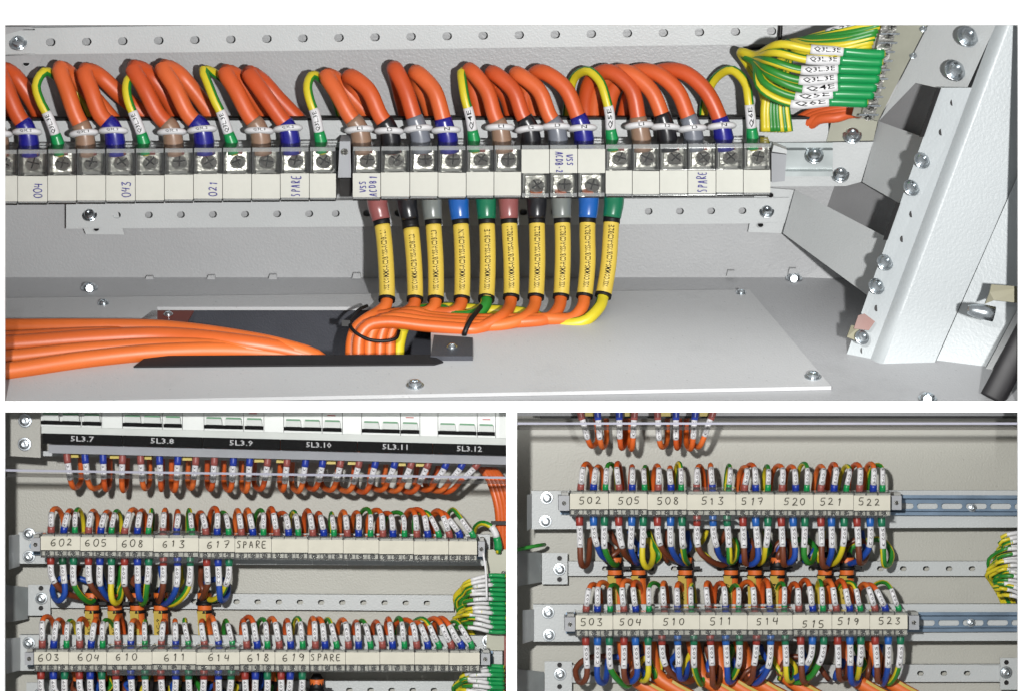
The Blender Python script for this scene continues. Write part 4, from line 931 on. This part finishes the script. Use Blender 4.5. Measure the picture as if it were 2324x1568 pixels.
def gland(x, y, label, tag_=True, down=None, d=352, bend=0):
    t = thing('cable_gland', P(x, y + 60, d), label, 'cable', 'orange cables with black shrouds in the lower cabinets')
    p = Path([P(x, y - 22, d), P(x, y + 6, d), P(x + bend * .3, y + 30, d + 4), P(x + bend, y + 70, d + 10), P(x + bend * 1.2, y + 110, d + 14)], 6)
    mb = MB(); mb.tube(p.p, 17 * S, 14); mb.build('sheath', 'orange', t)
    mb = MB(); mb.tube([P(x, y - 34, d), P(x, y - 22, d), P(x, y - 6, d), P(x, y + 4, d)], [9 * S, 16 * S, 18 * S, 18.5 * S], 12); mb.build('shroud', 'black_plastic', t)
    mb = MB(); mb.tube([P(x, y + 0, d), P(x, y + 6, d)], 20.5 * S, 12); mb.slab(rect(x + 14, y - 1, x + 34, y + 6, d - 8), IN * 8 * S); mb.build('cable_tie', 'black_plastic', t)
    if tag_:
        a, b, c = P(x - 7, y + 20, d - 19), P(x - 7 + bend * .9, y + 92, d - 12), 10 * S
        mb = MB(); mb.slab([b + Vector((-c, 0, 0)), b + Vector((c, 0, 0)), a + Vector((c, 0, 0)), a + Vector((-c, 0, 0))], IN * 5 * S); o = mb.build('tag', 'tag_yellow_dull', t)
        mb = MB(); text_flat(mb, 'AC-%d' % (int(x) % 89), (a + b) / 2 + Vector((0, -.8 * S, 0)), (a - b).normalized(), Vector((-1, 0, 0)), 8 * S, 40 * S); mb.build('print', 'ink_black', o)
        mb = MB(); mb.tube([P(x + bend * .25, y + 17, d), P(x + bend * .28, y + 24, d)], 19.5 * S, 12); mb.build('cable_tie', 'black_plastic', t)
G602 = [209, 260, 311, 365, 464]
for k, x in enumerate(G602): gland(x, 1366, '%s orange cable from left below the small upper left row, black shroud and yellow tag' % ordw(k + 1), bend=(0, 8, 4, 2, 4)[k])
G502 = [1395, 1449, 1555, 1659, 1713, 1765, 1872, 1922]
for k, x in enumerate(G502): gland(x, 1286, '%s orange cable from left below the small upper right row, black shroud and yellow tag' % ordw(k + 1), bend=(4, 4, 2, 0, 2, -2, 0, 0)[k])
gland(719, 1562, 'orange cable with black shroud below the SPARE label of the lower left row', False)
def down_wires(xs, y0f, rowname, gl, mark, ym, loop, gy_):
    for i, x in enumerate(xs):
        c = i % 3; y0 = y0f(x); rnd = random.Random(i * 17 + int(y0))
        gx = gl[min(i // 3, len(gl) - 1)] + (c - 1) * 7; dx = gx - x; mark_ = mark + rnd.uniform(-4, 3); ym_ = ym + rnd.uniform(-8, 5); j_ = rnd.uniform(-4, 4)
        if rnd.random() < loop or (c == 1 and abs(dx) < 12):
            sg = 1 if rnd.random() < .6 else -1
            ctrl = [P(x, y0 - 12, 262), P(x, y0 + 12, 258), P(x + 1 + j_ * .5, y0 + 50, 258), P(x + 2 + j_, y0 + ym_ - 14, 262), P(x + sg * 6, y0 + ym_ - 1 + rnd.uniform(0, 4), 280), P(x + sg * 18, y0 + ym_ - 4, 318), P(x + sg * 22, y0 + ym_ - 30, 345), P(x + sg * 12 + dx * .2, y0 + 55, 362), P(gx, gy_ - 42, 366), P(gx, gy_ - 20, 354)]
        else:
            ctrl = [P(x, y0 - 12, 262), P(x, y0 + 12, 258), P(x + dx * .02 + j_ * .5, y0 + 50, 258), P(x + dx * .12 + j_, y0 + ym_ - 34, 262), P(x + dx * .4, y0 + ym_ - 12 + c * 2, 290), P(x + dx * .8, y0 + ym_ - 1 + c * 2, 330), P(gx, gy_ - 8, 350)]
        b_ = ['sleeve_red', 'boot_blue' if rowname[0] == '5' else 'sleeve_blue', 'boot_teal'][c]
        core = ['core_brown', 'core_blue', None][c]
        if rowname == '602' and i == 1: b_ = 'core_dark_green'
        wire('earth_wire' if c == 2 else '%s_wire' % COLS[c], ctrl, '%s wire from left dropping from the %s, %s sleeve' % (ordw(i + 1), ROW[rowname], COLS[c] if not (rowname == '602' and i == 1) else 'dark green'), 'wire', 'wires dropping from the small terminal rows',
             7.2, core, [('boot', 4, 36, 10.2, 8.8, b_, None, 0), ('marker', 35, mark_, 7.7, 7.6, 'marker_white', '%s.%d' % (rowname, c + 1), 7)], n=10, earth=None if c != 2 else .1 + .2 * (i % 5), rings=28)
down_wires([115, 142, 167, 201, 227, 253, 283, 312, 338, 371, 403, 432, 469, 495, 520], lin2(1254, 1258, 100, 520), '602', G602, 78, 107, .35, 1366)
down_wires([1315, 1347, 1372, 1404, 1434, 1460, 1492, 1522, 1548, 1582, 1618, 1650, 1686, 1715, 1743, 1773, 1800, 1827, 1863, 1887, 1916, 1945, 1975, 2001], lin2(1166, 1168, 1300, 2000), '502', G502, 82, 112, .35, 1286)
B503 = [1430, 1490, 1590, 1640, 1700, 1780, 1930, 2000]
down_wires([1329, 1356, 1383, 1416, 1442, 1471, 1502, 1538, 1575, 1612, 1647, 1678, 1717, 1749, 1782, 1817, 1844, 1870, 1901, 1929, 1954, 1986, 2016, 2044], lin2(1437, 1435, 1306, 2060), '503', B503, 84, 110, .5, 1540)
G603 = [180, 240, 300, 380, 470, 560, 640]
down_wires([93, 121, 147, 180, 205, 231, 263, 297, 329, 365, 399, 428, 463, 496, 525, 556, 580, 607, 638, 659, 686], lin2(1514, 1515, 80, 690), '603', G603, 76, 100, .4, 1600)
# loose ends seen behind the drop wires of the lower rows
MESS = [('core_brown', 'brown'), ('core_blue', 'blue'), (None, 'yellow and green')]
def mess(x, y, k, row, h):
    m, w_ = MESS[k % 3]; rnd = random.Random(k * 7 + x)
    a = rnd.uniform(-26, 26); b = rnd.uniform(-20, 20)
    ctrl = [P(x, y, 372), P(x + a * .4, y + h * .3, 362), P(x + a, y + h * .55, 345), P(x + a * .6 + b, y + h * .8, 335), P(x + b, y + h, 352)]
    wire('inner_wire', ctrl, '%s %s inner wire from left behind drop wires of the %s' % (ordw(k + 1), w_, ROW[row]), 'wire', 'inner wires behind the drop wires', 6.5, m, [], n=8, earth=None if m else .2 * k, rings=14)
for k in range(20): mess(1420 + k * 30.5, 1462, k, '503', 78)
for k in range(16): mess(180 + k * 32.0, 1524, k, '603', 60)
for k in range(14): mess(1384 + k * 44.0, 1204, k, '502', 70)
for k in range(7): mess(180 + k * 46.0, 1284, k, '602', 66)
# outgoing orange cables below row 503 and row 603
for k, x in enumerate(B503):
    ctrl = [P(x - 16 - k * 1.5, 1448, 366), P(x - 8, 1500, 362), P(x + 2, 1532, 356), P(x + 34, 1556, 350), P(x + 88, 1586, 346), P(x + 170, 1640, 344)]
    t, p = wire('outgoing_cable', ctrl, '%s orange cable from the left running off below the small lower right row' % ordw(k + 1), 'cable', 'orange cables leaving below row 503', 17, 'orange', [('cable_tie', 92, 98, 16, 16, 'black_plastic', None, 0)], n=12, rings=24)
    mb = MB(); q = p.sub(115 * U, 185 * U, 6); o = Vector((5 * S, -15 * S, 6 * S)); n_ = Vector((.45, 0, .9)) * 7 * S
    for i in range(5): mb.slab([q[i] + o - n_, q[i + 1] + o - n_, q[i + 1] + o + n_, q[i] + o + n_], IN * 3 * S)
    mb.build('tag', 'tag_yellow_dull', t)
for k, x in enumerate((172, 228, 262, 320, 356, 420, 470, 540, 610)):
    ctrl = [P(x, 1512, 366), P(x + 6, 1546, 358), P(x + 3, 1580, 350), P(x + 8, 1640, 348)]
    wire('outgoing_cable', ctrl, '%s orange cable from the left behind the wires below the small lower left row' % ordw(k + 1), 'cable', 'orange cables leaving below row 603', 13, 'orange', [('shroud', 34, 58, 15, 15.5, 'black_plastic', None, 0)], n=12, rings=14)

# ---------------- breaker rows and their drop wires
def drops(xs, cols, y0f, bot, dxs, slants, lab, mk):
    for i, (x, c) in enumerate(zip(xs, cols)):
        y0 = y0f(x); dx = dxs[i]; sl = slants[i]; yb = bot(x) + (i * 37 % 7 - 3)
        ctrl = [P(x, y0 - 10, 225), P(x, y0 + 12, 225), P(x + sl * .4, y0 + 36, 226), P(x + sl * .8, yb - 24, 232), P(x + sl + dx * .15, yb - 4, 250), P(x + sl + dx * .5, yb, 290), P(x + sl + dx * .9, yb - 14, 330), P(x + sl * .6 + dx, y0 + 20, 362), P(x + sl * .5 + dx, y0 - 30, 372)]
        wire('breaker_wire', ctrl, '%s orange wire from the left under the breakers %s, %s sleeve' % (ordw(i + 1), lab, 'brown' if c == 'b' else 'blue'), 'wire', 'orange wires looping down from the breakers', 6.6, ('orange_thin', 'orange_thin_b', 'orange_thin_c')[i * 5 % 3],
             [('boot', 2, 36, 8.8, 8.4, 'sleeve_rose' if c == 'b' else 'sleeve_blue', None, 0), ('marker', 35.5, mk - i % 4 * 2, 7.3, 7.2, 'marker_white', '3.%d-%d' % (7 + i // 4, i % 4), 6)], n=10, rings=28)
XB = [152, 193, 234, 278, 319, 362, 404, 445, 487, 530, 567, 608, 652, 694, 733, 774, 816, 853, 897, 935, 973, 1014, 1051, 1085]
drops(XB, 'bllbbllbbllbbllbbllbbllb', lin2(1022, 1037, 152, 1085), lin2(1108, 1114, 152, 1085),
      [26, 40, 14, 12, 18, 4, -12, -14, -14, -20, -16, -26, -12, -26, -34, -36, -40, -40, -44, -46, -48, -50, -56, -60],
      [8, 6, 2, -2, 4, 3, -4, -6, -4, -3, -4, -8, -6, -8, -10, -12, -14, -14, -18, -22, -24, -28, -36, -50], 'in the left cabinet', 72)
drops([1317, 1356, 1405, 1440, 1492, 1534, 1578, 1618], 'bllbbllb', lin2(924, 924, 0, 1), lin2(1014, 1016, 1317, 1618),
      [24, 16, 12, -8, 20, 8, -16, -26], [18, 6, 2, -4, 4, 0, -6, -24], 'in the right cabinet', 80)
sl = lambda x: (x - 140) * 23 / 900.0
bp = thing('breaker_housing', P(600, 1030, 190), 'long white trim panel under the breakers, above the black number strips', 'panel')
def BP(x, y, d): return P(x, y + sl(x), d)
mb = MB(); mb.slab([BP(94, 984, 182), BP(1150, 984, 182), BP(1150, 968, 190), BP(94, 968, 190)], IN * 20 * S); mb.build('trim', 'breaker_white', bp)
mb = MB(); mb.slab([BP(110, 1028, 205), BP(1150, 1028, 205), BP(1150, 1008, 200), BP(110, 1008, 200)], IN * 12 * S); mb.build('terminal_shield', 'clamp_grey', bp)
mb = MB(); mb.slab([BP(66, 1035, 300), BP(1150, 1034, 300), BP(1150, 1024, 300), BP(66, 1024, 300)], IN * 100 * S); mb.build('rear_rail', 'rail_lower', bp)
lp = thing('panel_end_plate', P(56, 1030, 240), 'grey end plate with two bolts left of the breakers', 'plate')
mb = MB(); mb.slab([P(22, 1034, 246), P(92, 1038, 240), P(92, 920, 240), P(22, 920, 246)], IN * 8 * S); mb.build('plate', 'panel_lower', lp)
for (x, y) in ((57, 954), (56, 1007)): bolt(lp, P(x, y, 239), 16)
SEGB = [96, 278, 459, 636, 811, 982, 1149]
for k in range(6):
    x0, x1 = SEGB[k], SEGB[k + 1]; xm = (x0 + x1) / 2
    if k == 5: x1 = 1150
    t = thing('number_strip', BP(xm, 1006, 180), '%s black number strip from left, engraved 5L3.%d' % (ordw(k + 1), 7 + k), 'label', 'black number strips under the breakers')
    mb = MB(); mb.slab([BP(x0 + 1, 1008 - 1, 178), BP(x1 - 1, 1007, 178), BP(x1 - 1, 983.5, 178), BP(x0 + 1, 983.5, 178)], IN * 3 * S); mb.build('strip', 'label_black', t)
    mb = MB(); ux = (BP(x1, 1000, 177) - BP(x0, 1000, 177)).normalized(); text_flat(mb, '5L3.%d' % (7 + k), BP(xm if k else xm, 994, 177.2), ux, Vector((0, 0, 1)), 12.5 * S, (54 if k < 3 else 58) * S); mb.build('engraving', 'engraved', t)
GRP = [(92, 182, 187, 229), (278, 367, 372, 412), (463, 551, 556, 597), (644, 729, 733, 775), (821, 907, 910, 951), (994, 1081, 1084, 1123)]
for k, (a, b, c, d) in enumerate(GRP):
    nx = GRP[k + 1][0] if k < 5 else 1175
    def brk(x0, x1, tog, lab, red):
        t = thing('breaker', BP((x0 + x1) / 2, 968, 190), lab, 'breaker', 'white circuit breakers in a row')
        mb = MB(); mb.slab([BP(x0 + .6, 968, 186), BP(x1 - .6, 968, 186), BP(x1 - .6, 905, 186), BP(x0 + .6, 905, 186)], IN * 60 * S); mb.build('body', 'breaker_white', t)
        for (p, q) in tog:
            mb = MB(); mb.slab([BP(p, 954, 174), BP(q, 954, 174), BP(q - 2, 941, 170), BP(p + 2, 941, 170)], IN * 14 * S); o = mb.build('toggle', 'breaker_white', t)
            mb = MB(); mb.slab([BP(p + 2, 941, 168.5), BP(q - 2, 941, 168.5), BP(q - 3, 937, 168.5), BP(p + 3, 937, 168.5)], IN * 3 * S); mb.build('stripe', 'breaker_green', o)
        if tog:
            mb = MB(); mb.slab([BP(tog[0][0] - 3, 963, 180), BP(tog[-1][1] + 2, 963, 180), BP(tog[-1][1] + 2, 955, 178), BP(tog[0][0] - 3, 955, 178)], IN * 8 * S); mb.build('window', 'label_black', t)
        if red:
            mb = MB(); mb.slab([BP(x0 + 12, 928, 184.5), BP(x0 + 30, 928, 184.5), BP(x0 + 30, 925.5, 184.5), BP(x0 + 12, 925.5, 184.5)], IN * 2 * S); mb.build('flag', 'breaker_red', t)
    m_ = (a + b) / 2
    brk(a, b + 2, [(a + 3, m_ - 3), (m_ + 3, b - 2)], '%s double white breaker from left, above the black number strips' % ordw(k + 1), False)
    brk(b + 2, d + 2, [(c + 2, d - 2)], '%s single white breaker from left, above the black number strips' % ordw(k + 1), k > 1)
    brk(d + 2, nx, [], '%s blank white filler module from left, between breakers' % ordw(k + 1), False)
for k, x in enumerate((167, 260, 333, 425, 588, 638, 751, 800, 910, 955)):
    y = 1022 + sl(x); mb = MB(); mb.slab([P(x - 11, y + 15, 236), P(x + 11, y + 15, 236), P(x + 10, y + 4, 236), P(x - 10, y + 4, 236)], IN * 30 * S)
    tag(mb.build('ferrule', 'ferrule_yellow'), '%s yellow ferrule from the left between the breaker wires' % ordw(k + 1), 'ferrule', 'yellow ferrules between the breaker wires')
for k, x in enumerate((1340, 1430, 1510, 1600)):
    mb = MB(); mb.slab(rect(x - 12, 922, x + 12, 944, 240), IN * 30 * S)
    tag(mb.build('ferrule', 'ferrule_yellow'), '%s yellow ferrule from the left at the top of the right cabinet' % ordw(k + 1), 'ferrule', 'yellow ferrules at the top of the right cabinet')
mb = MB(); mb.slab(rect(1173, 905, 2420, 943, 300), IN * 90 * S); mb.slab(rect(1226, 943.5, 2420, 949, 318), IN * 60 * S, 1)
tag(mb.build('breaker_rail', ['paint_dim', 'black_plastic']), 'grey rail along the top edge of the right cabinet above the clear sheet edge', 'rail')
# clear protective sheets with polished lower edges
for (x0, x1, ya, yb, lab) in ((-60, 1152, 1066, 1084, 'clear acrylic sheet with pale lower edge in front of the breakers of the left cabinet'), (1170, 2420, 961, 961, 'clear acrylic sheet with pale lower edge across the top of the right cabinet')):
    t = thing('clear_sheet', P((x0 + x1) / 2, ya, 120), lab, 'sheet')
    mb = MB(); mb.slab([P(x0, ya - 3, 110), P(x1, yb - 3, 110), P(x1, 924, 110), P(x0, 924, 110)], IN * 10 * S); mb.build('pane', 'clear_sheet', t)
    mb = MB(); mb.slab([P(x0, ya + 2, 109), P(x1, yb + 2, 109), P(x1, yb - 3, 109), P(x0, ya - 3, 109)], IN * 12 * S); mb.build('polished_edge', 'lavender_edge', t)
    mb = MB(); mb.slab([P(x0, ya + 14, 150), P(x1, yb + 14, 150), P(x1, yb + 5, 150), P(x0, ya + 5, 150)], IN * 3 * S); mb.build('shade_band', 'clear_shade', t)  # see-through grey strip that paints the shadow below the sheet edge

# ---------------- right edge of the left cabinet: bundle, earth bar, fans
for k in range(4):
    ctrl = [P(1092 + k * 8, 1062, 345), P(1108 + k * 9, 1082, 335 - k * 4), P(1122 + k * 9, 1118, 330 - k * 4), P(1131 + k * 8, 1160, 330), P(1134 + k * 8, 1260, 345)]
    wire('orange_cable', ctrl, '%s cable of the orange bundle at the right edge of the left cabinet' % ordw(k + 1), 'cable', 'orange bundle at the right edge of the left cabinet', 9.5, 'orange_thin', [], n=10)
mb = MB(); mb.slab(rect(1114, 1182, 1152, 1190, 300), IN * 20 * S); tag(mb.build('cable_tie', 'black_plastic'), 'black cable tie round the orange bundle at the right edge of the left cabinet', 'cable tie')
eb = thing('earth_bar', P(1140, 1440, 300), 'brassy earth bar at the right edge of the left cabinet', 'bar')
mb = MB(); mb.slab(rect(1104, 1246, 1152, 1475, 318), IN * 8 * S); mb.build('plate', 'tinned', eb)
mb = MB(); mb.slab(rect(1144, 1440, 1152, 1600, 316), IN * 12 * S); mb.build('strip', 'copper_red', eb)
for k in range(9): bolt(eb, P(1143, 1300 + k * 16, 316), 6, (0, 0, 0), SCREW, 'screw')
def fan(x_s, x_m, x_w, ys, lab, sgn=1, bx=None):
    for k, y in enumerate(ys):
        rnd = random.Random(k * 5 + int(y)); n = len(ys); mid = (ys[0] + ys[-1]) / 2; v = (y - mid) / (ys[-1] - ys[0])
        ya = y - v * 26 + rnd.uniform(-4, 4); xm_ = x_m + rnd.uniform(-6, 12); xw = x_w + rnd.uniform(-8, 14) + abs(v) * 16
        ctrl = [P(x_s + 34, y, 290), P(x_s, y - 1, 284 - k % 3 * 10), P((x_s + xm_) / 2, (y + ya) / 2 - 3, 276 - k % 3 * 12), P(xm_, ya, 280 - k % 2 * 14), P(xw + 12, ya + 6 - v * 12, 296), P(xw - 4, ya + 16 - v * 30, 316), P(xw + 4, mid + v * 30 + 34, 345), P(xw + 26, mid + v * 20 + 70, 366), P(xw + 40, mid + 110, 376)]
        wire('earth_wire', ctrl, '%s yellow and green wire from top, %s' % (ordw(k + 1), lab[0]), 'wire', lab[1], 4.6, None,
             [('boot', 2, 38, 5.8, 5.4, 'boot_green', None, 0), ('marker', 37, 30 + (x_s - xm_) * rnd.uniform(.8, 1.0), 5.0, 4.9, 'marker_white', None, 0)], earth=.13 * k, rings=26)
fan(1114, 1054, 1034, [1306 + k * 10.6 for k in range(13)], ('middle fan at right edge, left cabinet', 'earth fan between rows 602 and 603'))
fan(1110, 1052, 1034, [1512 + k * 9.5 for k in range(8)], ('bottom fan at right edge, left cabinet', 'earth fan below row 603'))
fan(2322, 2268, 2250, [1208 + k * 9.4 for k in range(17)], ('fan at right edge, right cabinet', 'earth fan beside rows 502 and 503'))
ctrl = [P(1131, 1254, 300), P(1130, 1232, 296), P(1122, 1204, 292), P(1112, 1192, 292), P(1096, 1186, 300), P(1080, 1194, 330), P(1074, 1215, 365)]
wire('earth_wire', ctrl, 'single yellow and green wire arching past the right end of row 602', 'wire', None, 6.5, None, [('boot', 8, 36, 10.5, 9, 'boot_green', None, 0), ('marker', 35, 62, 8.4, 8, 'marker_white', None, 0)], earth=.3)
mb = MB(); mb.tube(Path([P(1096, 1252, 240), P(1102, 1290, 236), P(1105, 1360, 236)], 6).p, 2.6 * S, 6)
tag(mb.build('cord', 'marker_white'), 'thin white cord hanging at the right end of row 602', 'cord')
mb = MB(); mb.tube(Path([P(1160, 1250, 270), P(1190, 1243, 280), P(1222, 1237, 300), P(1236, 1235, 345)], 6).p, 4.6 * S, 10)
tag(mb.build('cord', 'earth_green'), 'green wire end poking in at the left below row 502', 'wire')
mb = MB(); mb.slab(rect(-260, 36, -240, 1900, 20, P0), IN * 700 * S); tag(mb.build('side_baffle', 'paint_dim'), kind='structure')  # out of view, added to keep ambient light from leaking in
mb = MB(); mb.slab(rect(2600, 36, 2620, 1900, 20, P0), IN * 700 * S); tag(mb.build('side_baffle', 'paint_dim'), kind='structure')  # matching unseen light blocker on the right
